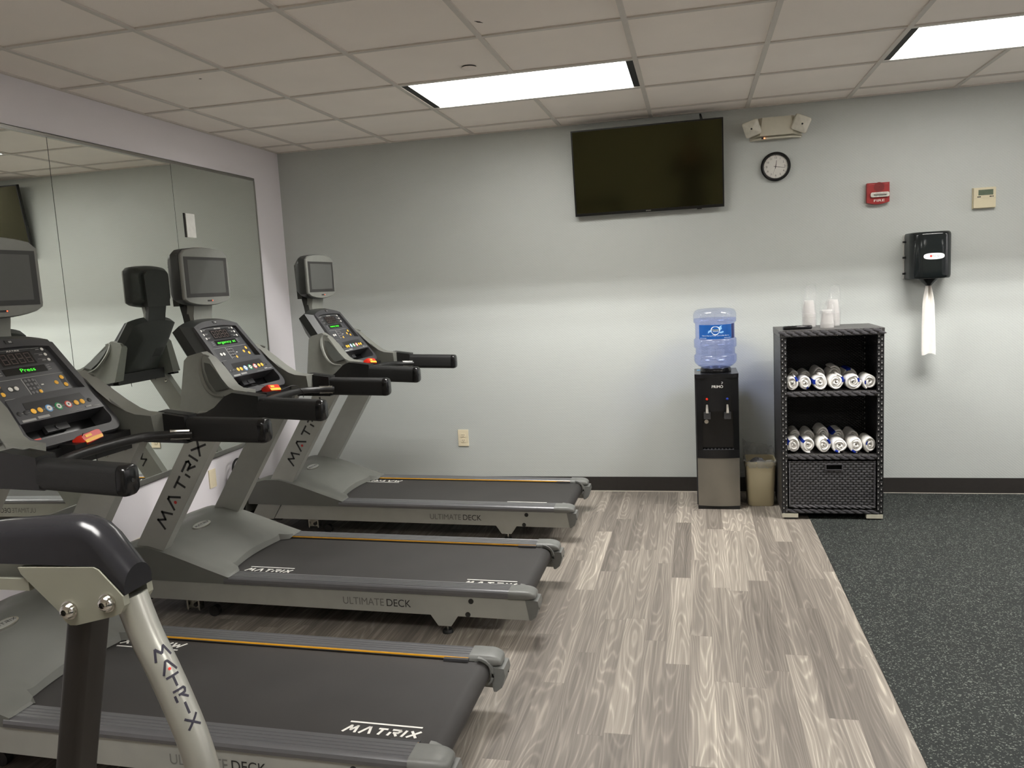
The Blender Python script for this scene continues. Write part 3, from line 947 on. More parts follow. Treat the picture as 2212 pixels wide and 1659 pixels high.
    for k in range(3):
        v = 0.377 - k * 0.0225
        lb += [rect(-0.118, -0.100, v - 0.001, v + 0.002), rect(0.098, 0.114, v - 0.001, v + 0.002), rect(-0.118, -0.088, v + 0.006, v + 0.0068), rect(0.082, 0.116, v + 0.006, v + 0.0068)]
    for k in range(3):
        v = 0.311 - k * 0.0085
        lb += [rect(0.098, 0.112, v - 0.0015, v + 0.0005), rect(-0.112, -0.096, v - 0.0015, v + 0.0005)]
    on(M_gry, 'printed_labels', ov, lb)
    q = G()
    h = 0.0065
    wordmark(q, cpt(-wm_width(h, 1.1) / 2 + 0.004, 0.3785, PN + 0.0006), CU, CV, CN, h, h * 0.2, wide=1.1, t=0.0004)
    q.obj('console_lettering', M_wht, ov)
    # speed / volume / incline buttons and the key pad
    each(M_ink, 'button_surround', ov, [rr(0.126, 0.238, 0.020, 0.052, 0.010), rr(-0.091, 0.238, 0.044, 0.022, 0.010)])
    each(M_yel, 'amber_button', ov, [circ(0.127, 0.254, 0.0085, PN + 0.0006), circ(0.126, 0.223, 0.0085, PN + 0.0006), circ(0.092, 0.237, 0.0080), circ(0.006, 0.213, 0.0070, PN + 0.0006)])
    if left_pair:
        each(M_ink, 'button_surround', ov, [rr(-0.142, 0.238, 0.020, 0.052, 0.010)])
        each(M_yel, 'amber_button', ov, [circ(-0.142, 0.254, 0.0085, PN + 0.0006), circ(-0.142, 0.223, 0.0085, PN + 0.0006)])
    each(M_wht, 'volume_button', ov, [circ(-0.103, 0.238, 0.0082, PN + 0.0006), circ(-0.079, 0.238, 0.0082, PN + 0.0006)])
    on(M_panel2, 'key_pad', ov, [rr(-0.012, 0.237, 0.048, 0.064, 0.006)])
    kp = []
    for r_ in range(4):
        for c_ in range(3):
            if r_ == 3 and c_ == 2: continue
            kp.append(circ(-0.027 + c_ * 0.0155, 0.261 - r_ * 0.016, 0.0058, PN + 0.0006, 0.001))
    each(M_keyg, 'key', ov, kp)
    on(M_wht, 'headphone_mark', ov, [rect(0.026, 0.036, 0.236, 0.240)])
    # lower panel, stands proud
    g = G(CM)
    lp = [(0.186, 0.094), (0.176, 0.186), (0.10, 0.194), (-0.10, 0.194), (-0.176, 0.186), (-0.186, 0.094)]
    g.loft([[(u, v, -0.07) for u, v in lp], [(u, v, 0.010 if v < 0.15 else 0.004) for u, v in lp]])
    lo_ = g.obj('lower_overlay', M_panel, t)
    LN = lambda v: 0.0100 - 0.006 * max(0, (v - 0.094) / 0.094) + 0.0004
    nb = LN(0.131)
    g = G(CM); g.loft([[(u, v, LN(v) - 0.0003) for u, v in ((-0.13, 0.140), (0.13, 0.140), (0.125, 0.168), (-0.125, 0.168))], [(u, v, LN(v) + 0.0004) for u, v in ((-0.13, 0.140), (0.13, 0.140), (0.125, 0.168), (-0.125, 0.168))]])
    g.obj('dark_field', M_panel2, lo_)
    on(M_gry, 'printed_lines', lo_, [rect(-0.172, -0.118, 0.098, 0.106, LN(0.102)), rect(-0.108, -0.060, 0.100, 0.109, LN(0.102)), rect(0.105, 0.132, 0.104, 0.111, LN(0.102)), rect(0.135, 0.170, 0.103, 0.106, LN(0.102)), rect(0.03, 0.09, 0.100, 0.1012, LN(0.1)), rect(-0.16, 0.15, 0.1305, 0.1318, nb - 0.0003)])
    each(M_ink, 'button_surround', lo_, [rr(-0.093, 0.131, 0.052, 0.024, 0.012, nb), rr(0.093, 0.131, 0.054, 0.024, 0.012, nb), circ(-0.164, 0.131, 0.0085, nb), circ(-0.138, 0.131, 0.0085, nb), circ(0.141, 0.131, 0.0085, nb)])
    each(M_yel, 'amber_button', lo_, [circ(u, 0.131, 0.0098, nb + 0.0006) for u in (-0.107, -0.080, 0.079, 0.107)])
    on(M_blu, 'cool_down_button', lo_, [circ(-0.042, 0.131, 0.0140, nb)])
    on(M_grn, 'start_button', lo_, [circ(0.0, 0.131, 0.0148, nb)])
    on(M_rng, 'stop_button', lo_, [circ(0.043, 0.131, 0.0140, nb)])
    each(M_wht, 'button_face', lo_, [circ(u, 0.131, 0.0098, nb + 0.0014, 0.0008) for u in (-0.042, 0.0, 0.043)])
    each(M_ink, 'button_symbol', lo_, [rect(-0.046, -0.039, 0.1295, 0.1325, nb + 0.0021, 0.0003), rect(-0.004, 0.003, 0.128, 0.134, nb + 0.0021, 0.0003), rect(0.040, 0.046, 0.128, 0.134, nb + 0.0021, 0.0003)])
    # tray with reading ledge and fan grille
    g = G(CM)
    g.box(-0.183, 0.183, 0.026, 0.096, -0.072, -0.066); g.box(-0.183, 0.183, 0.024, 0.030, -0.070, 0.0)
    tr_ = g.obj('tray', M_gloss, t)
    g = G(CM); g.box(-0.045, 0.055, 0.070, 0.094, -0.062, -0.048, 0.003); g.cyl((0.005, 0.082, -0.048), (0.005, 0.082, -0.044), 0.010, 14)
    g.obj('fan_grille', M_char, tr_)
    g = G(CM); g.box(-0.014, 0.014, 0.405, 0.419, -0.012, -0.0085); g.obj('sensor_slot', M_ink, bz_)
    g = G(CM); g.box(-0.002, 0.010, 0.408, 0.415, -0.0085, -0.0075); g.obj('sensor_eye', M_gry, bz_)
    g = G(CM); g.box(-0.150, -0.105, 0.036, 0.050, -0.045, -0.030, 0.003)
    g.obj('safety_clip', M_red, t)
    # emergency stop
    Ms = CM @ Matrix.Translation((0.0, -0.022, 0.044)) @ Matrix.Rotation(stop_rot, 4, 'Z')
    g = G(Ms)
    o_ = [(-0.052, -0.010), (-0.040, -0.021), (0.045, -0.021), (0.052, -0.010), (0.052, 0.016), (0.040, 0.021), (-0.046, 0.021), (-0.052, 0.012)]
    g.loft([[(u, v, -0.030) for u, v in o_], [(u, v, -0.004) for u, v in o_], [(u * 0.86, v * 0.8, 0.008) for u, v in o_]])
    es = g.obj('emergency_stop', M_red, t)
    g = G(Ms)
    g.loft([[(u * 0.86, v * 0.8 - 0.001, 0.0078) for u, v in ((-0.05, -0.018), (0.046, -0.018), (0.048, -0.004), (0.012, -0.002), (-0.012, -0.002), (-0.05, -0.004))], [(u * 0.86, v * 0.8 - 0.001, 0.0095) for u, v in ((-0.05, -0.018), (0.046, -0.018), (0.048, -0.004), (0.012, -0.002), (-0.012, -0.002), (-0.05, -0.004))]])
    g.box(-0.03, 0.0, 0.002, 0.012, 0.0078, 0.009)
    g.obj('stop_button_cap', M_yel, es)
    g = G(Ms); g.cyl((0, 0, -0.065), (0, 0, -0.028), 0.024, 16); g.obj('stop_stem', M_black, es)
    # lanyard cords
    for c_ in cords:
        g = G(); g.tube(smooth_path(c_, 8), 0.0016, 6); g.obj('lanyard_cord', M_cord, t)
    # --- television on its neck
    def tv_out(k, dz=0.0):
        hw, zb, zt = 0.193 * k, 1.492, 1.724
        zc = (zb + zt) / 2
        f = lambda z: zc + (z - zc) * k
        pts = []
        for i in range(13):
            q = -1 + 2 * i / 12
            pts.append((hw * q * (1 if abs(q) < 1 else 0.985), f(zb - 0.026 * (1 - abs(q) ** 2.2)) + (0.006 if abs(q) == 1 else 0)))
        pts.append((hw, f(zb + 0.02)))
        pts.append((hw, f(zt - 0.035)))
        for i in range(13):
            q = 1 - 2 * i / 12
            pts.append((hw * q * (1 if abs(q) < 1 else 0.985), f(zt + 0.020 * (1 - abs(q) ** 2.2)) - (0.014 if abs(q) == 1 else 0)))
        pts.append((-hw, f(zt - 0.035)))
        pts.append((-hw, f(zb + 0.02)))
        return pts
    g = G()
    g.loft([[(0.588, y, z) for y, z in tv_out(0.80)], [(0.612, y, z) for y, z in tv_out(0.93)], [(0.634, y, z) for y, z in tv_out(1.0)], [(0.672, y, z) for y, z in tv_out(1.0)]])
    tv = g.obj('television', M_shell, t, ang=40)
    g = G()
    g.loft([[(0.668, y, z) for y, z in tv_out(0.985)], [(0.681, y, z) for y, z in tv_out(0.985)], [(0.686, y, z) for y, z in tv_out(0.965)]])
    tf = g.obj('television_frame', M_tvg, tv, ang=30)
    g = G(); g.prism([(-0.173, 1.508), (0.173, 1.508), (0.173, 1.698), (-0.173, 1.698)], 'x', 0.6855, 0.687)
    g.obj('screen_border', M_bscr, tv)
    g = G(); g.prism([(-0.147, 1.526), (0.147, 1.526), (0.147, 1.684), (-0.147, 1.684)], 'x', 0.6869, 0.6876)
    g.obj('screen', M_scr, tv)
    g = G(); g.box(0.6858, 0.6868, -0.014, 0.030, 1.4860, 1.4935); g.obj('sensor_window', M_ink, tv)
    g = G(); g.cyl((0.6866, 0.026, 1.4898), (0.6878, 0.026, 1.4898), 0.0028, 10); g.obj('standby_light', M_redled, tv)
    # rear bulge with vent slots
    g = G(); g.prism([(-0.115, 1.47), (0.115, 1.47), (0.125, 1.68), (0.09, 1.70), (-0.09, 1.70), (-0.125, 1.68)], 'x', 0.568, 0.600, 0.012, 2); g.obj('rear_cover', M_shell, tv)
    g = G()
    for s in (-1, 1):
        g.prism([(s * 0.13, 1.655), (s * 0.16, 1.655), (s * 0.135, 1.615), (s * 0.12, 1.628)], 'x', 0.590, 0.6015)
    g.obj('vent_slot', M_ink, tv)
    g = G()
    g.loft([[(x + dx, y, z) for dx, y in ((0.0, -0.082), (0.032, -0.074), (0.032, 0.074), (0.0, 0.082))] for x, z in ((0.618, 1.50), (0.617, 1.46), (0.610, 1.42), (0.612, 1.38), (0.635, 1.33), (0.66, 1.28))])
    nk = g.obj('television_neck', M_wing, t, ang=50)
    g = G()
    g.loft([[(x + dx, y, z) for dx, y in ((0.0, -0.088), (0.03 , -0.080), (0.03, 0.080), (0.0, 0.088))] for x, z in ((0.575, 1.52), (0.583, 1.46), (0.592, 1.42), (0.598, 1.38), (0.622, 1.33), (0.645, 1.28))])
    g.obj('neck_back', M_shell, nk, ang=50)
    return t

M_gry2 = mat('grey_frame_print', (104, 104, 100), 0.45, var=0.02)
M_plate = mat('badge_silver', (176, 176, 172), 0.35, 0.5, var=0.02)

treadmill('treadmill nearest the camera, its belt end lowest in the photo, display reading Press', (-0.005, -3.262, 0), ('Press', 0.012, 0.062),
          [(1.935, 2.165, -0.225, False, False), (0.835, 1.095, 0.235, True, False)], True,
          [[(1.0, -0.05, 1.075), (0.985, -0.04, 1.06), (0.975, -0.05, 1.03), (0.99, -0.05, 0.99), (1.0, -0.06, 0.93), (1.02, -0.03, 0.88), (1.0, 0.0, 0.93), (0.98, 0.02, 1.0)]], 0.10)
treadmill('middle treadmill of the row, with white lettering at both ends of the belt', (0.0, -2.062, 0), ('ergency st', 0.004, 0.150),
          [(0.878, 1.105, -0.222, False, False), (1.962, 2.190, -0.252, False, False)], False,
          [[(0.975, -0.02, 1.05), (0.99, 0.03, 1.035), (1.03, 0.12, 1.05), (1.05, 0.17, 1.01), (1.04, 0.19, 0.98)], [(0.93, -0.10, 1.085), (0.965, -0.06, 1.075), (0.98, -0.03, 1.058)]], -0.12)
treadmill('farthest treadmill, right beside the back wall under the corner', (-0.022, -0.795, 0), ('mency stop', -0.01, 0.12),
          [(0.795, 1.045, 0.235, True, False), (1.875, 2.115, -0.266, False, False)], False,
          [[(0.99, 0.16, 0.98), (1.0, 0.18, 0.93), (1.02, 0.21, 0.905), (1.045, 0.24, 0.93), (1.05, 0.26, 0.98)]], -0.14)

# ------------------------------------------------------------------ mirrors on the left wall
def thin_mat(name, tint, gloss=0.04, rough=0.03, diff=0.0, dcol=(240, 240, 238), noise=0.0):
    """thin clear sheet: tinted transparency with a fresnel sheen, optionally some milky translucency"""
    m = bpy.data.materials.new(name); m.use_nodes = True
    nt = m.node_tree; nt.nodes.remove(nt.nodes['Principled BSDF'])
    N = nt.nodes.new; L = nt.links.new
    tr = N('ShaderNodeBsdfTransparent'); tr.inputs['Color'].default_value = rgb(tint)
    gl = N('ShaderNodeBsdfGlossy'); gl.inputs['Roughness'].default_value = rough
    lw0 = N('ShaderNodeLayerWeight'); lw0.inputs['Blend'].default_value = 0.5
    lw1 = N('ShaderNodeMath'); lw1.operation = 'POWER'; L(lw0.outputs['Facing'], lw1.inputs[0]); lw1.inputs[1].default_value = 4.0
    lw = N('ShaderNodeMath'); lw.operation = 'MULTIPLY_ADD'; L(lw1.outputs[0], lw.inputs[0]); lw.inputs[1].default_value = 0.35; lw.inputs[2].default_value = gloss
    mx = N('ShaderNodeMixShader'); L(lw.outputs[0], mx.inputs[0])
    base = tr.outputs[0]
    if diff > 0:
        tl = N('ShaderNodeBsdfTranslucent'); tl.inputs['Color'].default_value = rgb(dcol)
        df = N('ShaderNodeBsdfDiffuse'); df.inputs['Color'].default_value = rgb(dcol)
        m1 = N('ShaderNodeMixShader'); m1.inputs[0].default_value = 0.5; L(tl.outputs[0], m1.inputs[1]); L(df.outputs[0], m1.inputs[2])
        m2 = N('ShaderNodeMixShader'); L(tr.outputs[0], m2.inputs[1]); L(m1.outputs[0], m2.inputs[2])
        nz = N('ShaderNodeTexNoise'); nz.inputs['Scale'].default_value = 30
        tc = N('ShaderNodeTexCoord'); L(tc.outputs['Object'], nz.inputs['Vector'])
        ma = N('ShaderNodeMath'); ma.operation = 'MULTIPLY_ADD'; ma.inputs[1].default_value = noise; ma.inputs[2].default_value = diff - noise * 0.5
        L(nz.outputs['Fac'], ma.inputs[0]); L(ma.outputs[0], m2.inputs[0])
        base = m2.outputs[0]
    L(base, mx.inputs[1]); L(gl.outputs[0], mx.inputs[2])
    L(mx.outputs[0], nt.nodes['Material Output'].inputs['Surface'])
    return m

M_mirror = mat('mirror_silver', (250, 253, 248), 0.0, 1.0, var=0.003, vs=2)
M_medge = mat('mirror_edge', (50, 58, 50), 0.3)
M_alu = mat('aluminium_channel', (170, 170, 166), 0.28, 0.9, var=0.03)
M_cream = mat('cream_plate', (224, 212, 184), 0.45, var=0.02)
M_slot = mat('dark_slot', (20, 18, 16), 0.6)
MZ0, MZ1 = 0.515, 2.312
seams = [-0.380, -1.291, -2.214, -3.135, -4.055]
mlab = ['mirror panel nearest the back wall, its right edge showing beside the corner', 'second mirror panel from the corner, behind the middle treadmill',
        'mirror panel behind the nearest treadmill, cut by the left edge of the photo', 'mirror panel on the left wall just outside the photo']
for k in range(4):
    g = G(); g.box(0.001, 0.006, seams[k + 1] + 0.0018, seams[k] - 0.0018, MZ0 + 0.004, MZ1 - 0.004, 0.0012, 1)
    o = g.obj('wall_mirror', M_mirror, ang=20); tag(o, mlab[k], 'mirror', 'mirror panels on the left wall')
    g = G(); g.box(0.0008, 0.0030, seams[k] - 0.0018, seams[k] + 0.0006, MZ0, MZ1); g.obj('mirror_joint', M_medge, o)
for z0, z1, lb, d in ((MZ1 - 0.014, MZ1 + 0.004, 'aluminium channel holding the top edge of the mirrors', 0.012), (MZ0 - 0.012, MZ0 + 0.018, 'aluminium channel holding the bottom edge of the mirrors', 0.013)):
    g = G(); g.box(0.0, 0.0009, seams[-1], seams[0] + 0.004, z0, z1)
    g.box(0.0, d, seams[-1], seams[0] + 0.004, z0 if z0 < 1 else z1 - 0.003, (z0 + 0.003) if z0 < 1 else z1)
    g.box(0.0065, d, seams[-1], seams[0] + 0.004, z0, z1, 0.001, 1)
    tag(g.obj('mirror_channel', M_alu), lb, 'trim')
g = G(); g.box(0.0, 0.009, seams[0] + 0.0008, seams[0] + 0.012, MZ0 + 0.018, MZ1 - 0.014, 0.001, 1)
tag(g.obj('mirror_edge_trim', M_alu), 'slim metal strip along the right side of the mirror', 'trim')

# plates on the left wall
t = thing('cover_plate', 'white blank plate set into the mirror, high up', 'cover plate', (0.0062, -1.165, 1.946))
g = G(); g.box(0.0, 0.006, -0.036, 0.052, -0.070, 0.072, 0.0015)
g.obj('plate', mat('painted_plate', (206, 206, 200), 0.5, bump=0.2), t)
g = G(); g.box(0.0, 0.0012, -0.053, -0.036, -0.071, 0.073); g.obj('cutout_gap', M_slot, t)
for y, z, lb in ((-1.184, 0.381, 'cream blank wall plate low on the left wall, seen between the treadmill uprights'), (-1.912, 0.170, 'cream blank wall plate near the floor, mostly hidden behind an upright')):
    t = thing('wall_plate', lb, 'wall plate', (0.0, y, z))
    g = G(); g.box(0.0, 0.006, -0.035, 0.035, -0.0575, 0.0575, 0.002); p = g.obj('plate', M_cream, t)
    for dz in (-0.042, 0.042):
        g = G(); g.disc((0.006, 0, dz), 0.0035, (1, 0, 0), 10, 0.0006); g.obj('screw', M_cream, p)

# outlet on the back wall
t = thing('wall_outlet', 'cream double power outlet low on the back wall behind the far treadmill', 'outlet', (1.302, 0.0, 0.394))
g = G(); g.box(-0.039, 0.039, -0.006, 0.0, -0.0605, 0.0605, 0.0025); p = g.obj('plate', M_cream, t)
for dz in (-0.0195, 0.0195):
    g = G(); g.prism(rrect(0.033, 0.028, 0.009, 4, 0, dz), 'y', -0.0085, -0.005, 0.001); rc_ = g.obj('receptacle', M_cream, t)
    for dx, h_ in ((-0.0065, 0.008), (0.0065, 0.0065)):
        g = G(); g.box(dx - 0.001, dx + 0.001, -0.0089, -0.008, dz - 0.001, dz + h_ - 0.001); g.obj('slot', M_slot, rc_)
    g = G(); g.disc((0, -0.0084, dz - 0.007), 0.0024, (0, -1, 0), 10, 0.0005); g.obj('ground_hole', M_slot, rc_)

# ------------------------------------------------------------------ television on the back wall
ang = math.radians(8.2)
TVM = Matrix.Translation((2.6935, -0.050, 1.924)) @ Matrix.Rotation(ang, 4, 'X')
M_tvb = mat('tv_black_plastic', (14, 14, 14), 0.3)
M_tvs = mat('tv_dark_glass', (14, 14, 7), 0.11, var=0.02, vs=2, spec=0.8)
for _n in M_tvs.node_tree.nodes:
    if _n.type == 'BSDF_PRINCIPLED': _n.inputs['Specular Tint'].default_value = (0.85, 0.82, 0.42, 1)
t = thing('wall_television', 'large black flat screen television tilted out from the back wall', 'television', (2.6935, -0.05, 1.924))
TI = Matrix.Translation((-2.6935, 0.05, -1.924)) @ TVM
hw, ht = 0.4885, 0.556
g = G(TI); g.box(-hw, hw, 0.0, 0.022, 0, ht, 0.003); g.box(-hw * 0.86, hw * 0.86, 0.018, 0.040, 0.05, ht * 0.6, 0.01)
g.obj('housing', M_tvb, t)
g = G(TI); g.box(-hw + 0.009, hw - 0.009, -0.0012, 0.001, 0.018, ht - 0.009); g.obj('screen', M_tvs, t)
g = G(TI)
for a_ in ((-hw, hw, 0, 0.018), (-hw, hw, ht - 0.009, ht), (-hw, -hw + 0.009, 0.018, ht - 0.009), (hw - 0.009, hw, 0.018, ht - 0.009)):
    g.box(a_[0], a_[1], -0.004, 0.0005, a_[2], a_[3], 0.001, 1)
fr = g.obj('screen_bezel', M_tvb, t)
VI = TI.to_3x3()
text_mesh('lettering', 'SAMSUNG', 0.009, M_wht, fr, TI @ Vector((0.0, -0.0046, 0.009)), VI @ Vector((1, 0, 0)), VI @ Vector((0, 0, 1)), VI @ Vector((0, -1, 0)), t=0.0002, fit=0.032)
g = G(TI); g.box(0.315, 0.345, -0.002, 0.015, -0.006, 0.0, 0.002); g.obj('sensor_nub', M_tvb, t)
g = G(TI); g.box(-0.22, 0.22, 0.038, 0.050, 0.06, 0.33, 0.003); g.obj('mount_plate', M_black, t)
g = G()
g.box(-0.25, 0.25, 0.030, 0.049, 0.20, 0.40, 0.003); g.box(-0.2, -0.16, 0.004, 0.04, 0.20, 0.32, 0.003); g.box(0.16, 0.2, 0.004, 0.04, 0.20, 0.32, 0.003)
g.obj('wall_bracket', M_black, t)
for dx in (0.0, 0.016):
    g = G(); g.tube(smooth_path([(0.35 + dx * 1.5, -0.02, 0.40), (0.352 + dx, 0.02, 0.50), (0.350 + dx * 0.6, 0.035, 0.57), (0.346 + dx * 0.3, 0.040, 0.606)], 6), 0.0035, 8); g.obj('cable', M_cord, t)

# ------------------------------------------------------------------ wall clock
cx, cz = 3.507, 2.155
t = thing('wall_clock', 'round black rimmed wall clock with white dial below the emergency light', 'clock', (cx, 0.0, cz))
g = G(); g.lathe([(0.060, 0.0), (0.090, 0.0), (0.0925, 0.010), (0.0915, 0.024), (0.085, 0.031), (0.078, 0.030), (0.0735, 0.022), (0.0725, 0.012), (0.060, 0.010)], 48, (0, 0, 0), 'y')
g.obj('rim', M_gloss, t)
g = G(); g.lathe([(0.001, 0.006), (0.0735, 0.006), (0.0735, 0.012), (0.001, 0.012)], 48, (0, 0, 0), 'y'); dl = g.obj('dial', mat('dial_white', (246, 244, 238), 0.5, var=0.02), t)
for n in range(1, 13):
    a = math.radians(90 - 30 * n)
    text_mesh('numeral', str(n), 0.021 if n in (3, 9) else 0.017, M_ink, dl, (0.056 * math.cos(a), -0.0122, 0.056 * math.sin(a)), (1, 0, 0), (0, 0, 1), (0, -1, 0), t=0.0002)
g = G()
for n in range(60):
    a = math.radians(6 * n); r1 = 0.0715; r0 = 0.068 if n % 5 else 0.066
    d = Vector((math.cos(a), 0, math.sin(a))); q = Vector((-d.z, 0, d.x)) * (0.0004 if n % 5 else 0.0009)
    P = [d * r0 - q, d * r1 - q, d * r1 + q, d * r0 + q]
    g.loft([[p + Vector((0, -0.0121, 0)) for p in P], [p + Vector((0, -0.0124, 0)) for p in P]])
g.obj('minute_track', M_ink, dl)
for nm, deg, ln, wd in (('hour_hand', 8, 0.040, 0.0042), ('minute_hand', 101, 0.060, 0.0032), ('second_hand', 200, 0.056, 0.0012)):
    a = math.radians(90 - deg); d = Vector((math.cos(a), 0, math.sin(a))); q = Vector((-d.z, 0, d.x))
    g = G(); P = [d * -0.012 - q * wd / 2, d * ln - q * wd * 0.3, d * ln + q * wd * 0.3, d * -0.012 + q * wd / 2]
    y = {'hour_hand': -0.014, 'minute_hand': -0.0155, 'second_hand': -0.017}[nm]
    g.loft([[p + Vector((0, y, 0)) for p in P], [p + Vector((0, y - 0.0006, 0)) for p in P]])
    if nm == 'minute_hand': g.disc((0, -0.0125, 0), 0.004, (0, -1, 0), 14, 0.006)
    g.obj(nm, M_ink, t)
g = G(); rr_ = [(0.0735 * k / 6, 0.021 + 0.005 * (1 - (k / 6) ** 2)) for k in range(1, 7)]
g.lathe([(0.0005, 0.026)] + rr_, 40, (0, 0, 0), 'y'); g.obj('glass', thin_mat('clock_glass', (250, 250, 250)), t)

# ------------------------------------------------------------------ emergency light
M_em = mat('emergency_light_plastic', (196, 192, 176), 0.5, var=0.02, bump=0.05)
t = thing('emergency_light', 'off white twin head emergency light high on the back wall', 'emergency light', (3.510, 0.0, 2.395))
g = G()
rA = [(-0.165, -0.060), (0.160, -0.060), (0.118, 0.066), (-0.108, 0.066)]
rB = [(-0.100, -0.050), (0.100, -0.050), (0.088, 0.062), (-0.085, 0.062)]
g.loft([[(x, 0.0, z) for x, z in rA], [(x, -0.022, z) for x, z in rA], [(x, -0.066, z) for x, z in rB]])
bd = g.obj('body', M_em, t)
g = G(); g.loft([[(x, y, -0.060 - dz) for x, y in ((-0.16, -0.004), (0.155, -0.004), (0.09, -0.058), (-0.09, -0.058))] for dz in (0, 0.010)])
g.obj('bottom_lip', M_em, t)
g = G(); g.box(-0.092, -0.072, -0.060, -0.050, -0.068, -0.058); g.obj('test_switch', M_ink, t)
g = G(); g.cyl((-0.074, -0.061, -0.064), (-0.074, -0.064, -0.064), 0.005, 12); g.obj('charge_light', mat('charge_led', (255, 160, 120), 0.4, emit=(255, 140, 90), es=1.6), t)
for sx, rot, px, pz in ((-1, 18, -0.150, 0.002), (1, -24, 0.146, 0.006)):
    c_, s_ = math.cos(math.radians(rot)), math.sin(math.radians(rot))
    Mh = Matrix.Translation((px, -0.070, pz)) @ Matrix.Rotation(math.radians(-rot), 4, 'Y') @ Matrix.Rotation(math.radians(10), 4, 'X') @ Matrix.Rotation(math.radians(sx * 12), 4, 'Z')
    g = G(Mh)
    sq = lambda k, y: [(x * k, y, z * k) for x, z in rrect(0.102, 0.098, 0.012, 3)]
    g.loft([sq(0.75, 0.040), sq(0.97, 0.020), sq(1.0, -0.006), sq(0.98, -0.012)])
    hd_ = g.obj('lamp_head', M_em, t)
    g = G(Mh)
    g.loft([sq(0.95, -0.011), sq(0.92, -0.014), sq(0.34, -0.031), sq(0.10, -0.034)], cap=(True, True)); g.obj('head_lens', mat('head_lens', (206, 203, 190), 0.3), hd_, ang=20)
    g = G(Mh); g.disc((0, -0.0338, 0), 0.006, (0, -1, 0), 12, 0.001); g.obj('lens_spot', M_ink, hd_)
    g = G(); g.cyl((px * 0.62, -0.045, pz), (px, -0.055, pz), 0.018, 14); g.obj('swivel', M_em, hd_)

# ------------------------------------------------------------------ fire alarm strobe
M_fire = mat('fire_red', (150, 30, 30), 0.4, var=0.04)
t = thing('fire_alarm', 'red square fire alarm with white strobe lens on the back wall', 'fire alarm', (4.116, 0.0, 1.940))
g = G()
ol = [(-0.0655, 0.064), (-0.0655, -0.056)] + [(-0.0655 + 0.131 * k / 8, -0.056 - 0.012 * math.sin(PI * k / 8)) for k in range(1, 8)] + [(0.0655, -0.056), (0.0655, 0.064)]
g.prism(ol, 'y', -0.035, 0.0, 0.004)
bd = g.obj('body', M_fire, t)
g = G(); g.lathe([(0.0005, 0.0348), (0.031, 0.0348), (0.031, 0.0354), (0.0005, 0.0354)], 32, (0.005, 0, 0.036), 'y')
sg_ = g.obj('sounder_grille', mat('deep_red', (112, 24, 25), 0.5), t)
for k in range(4):
    r_ = 0.008 + 0.0065 * k
    g = G(); g.tube([(0.005 + r_ * math.cos(2 * PI * q / 28), -0.0356, 0.036 + r_ * math.sin(2 * PI * q / 28)) for q in range(29)], 0.0010, 6, up=(0, 1, 0), cap=False)
    g.obj('grille_ring', M_fire, sg_)
g = G(); g.prism(rrect(0.108, 0.030, 0.010, 4, 0.008, -0.010), 'y', -0.048, -0.034, 0.006)
ln_ = g.obj('strobe_lens', mat('strobe_lens', (206, 204, 196), 0.12, var=0.25, vs=60, spec=0.6), t)
g = G(); g.cyl((-0.03, -0.050, -0.010), (0.045, -0.050, -0.010), 0.0055, 10); g.obj('strobe_tube', M_chrome, ln_)
text_mesh('lettering', 'FIRE', 0.021, M_wht, bd, (0.005, -0.0352, -0.0465), (1, 0, 0), (0, 0, 1), (0, -1, 0), t=0.0003, fit=0.062)
g = G(); g.box(-0.055, -0.022, -0.0358, -0.035, 0.0545, 0.0555); g.box(0.036, 0.058, -0.0358, -0.035, 0.0545, 0.0555); g.obj('marking', mat('pink_mark', (205, 120, 118), 0.5), bd)

# ------------------------------------------------------------------ thermostat
t = thing('thermostat', 'square cream thermostat with small grey screen at the right of the back wall', 'thermostat', (4.7235, 0.0, 1.868))
g = G(); g.box(-0.061, 0.061, -0.026, 0.0, -0.060, 0.060, 0.004); g.box(-0.064, 0.064, -0.008, 0.0, -0.063, 0.063, 0.003)
M_th = mat('thermostat_cream', (205, 196, 168), 0.5, var=0.02); bd = g.obj('body', M_th, t)
g = G(); g.box(-0.036, 0.046, -0.0268, -0.025, 0.015, 0.048, 0.001); sc_ = g.obj('screen', mat('lcd_grey_green', (92, 104, 88), 0.25), t)
for x0, x1 in ((-0.042, -0.022), (0.026, 0.038), (0.041, 0.048)):
    g = G(); g.box(x0, x1, -0.0272, -0.0255, 0.003, 0.009, 0.0006, 1); g.obj('button', M_ink, t)
g = G(); g.box(-0.060, 0.060, -0.0265, -0.0258, -0.004, -0.0033); g.obj('cover_seam', mat('seam', (150, 142, 120), 0.6), bd)

# ------------------------------------------------------------------ paper towel dispenser
t = thing('towel_dispenser', 'smoky black centre pull paper towel dispenser on the back wall', 'dispenser', (4.392, 0.0, 1.395))
def d_out(k=1.0, dep=0.205, w_=0.236):
    pts = [(-w_ / 2 * k, -0.012)]
    for i in range(13):
        a = PI + PI / 2 * i / 12
        pts.append((-w_ / 2 * k + 0.075 + 0.075 * math.cos(a), -dep * k + 0.085 + 0.085 * math.sin(a)))
    for i in range(13):
        a = 1.5 * PI + PI / 2 * i / 12
        pts.append((w_ / 2 * k - 0.075 + 0.075 * math.cos(a), -dep * k + 0.085 + 0.085 * math.sin(a)))
    pts.append((w_ / 2 * k, -0.012))
    return pts
M_smoke = bpy.data.materials.new('smoky_plastic'); M_smoke.use_nodes = True
nt = M_smoke.node_tree; pb = nt.nodes['Principled BSDF']
pb.inputs['Base Color'].default_value = rgb((24, 28, 29)); pb.inputs['Roughness'].default_value = 0.12
tr = nt.nodes.new('ShaderNodeBsdfTransparent'); tr.inputs['Color'].default_value = rgb((120, 130, 128))
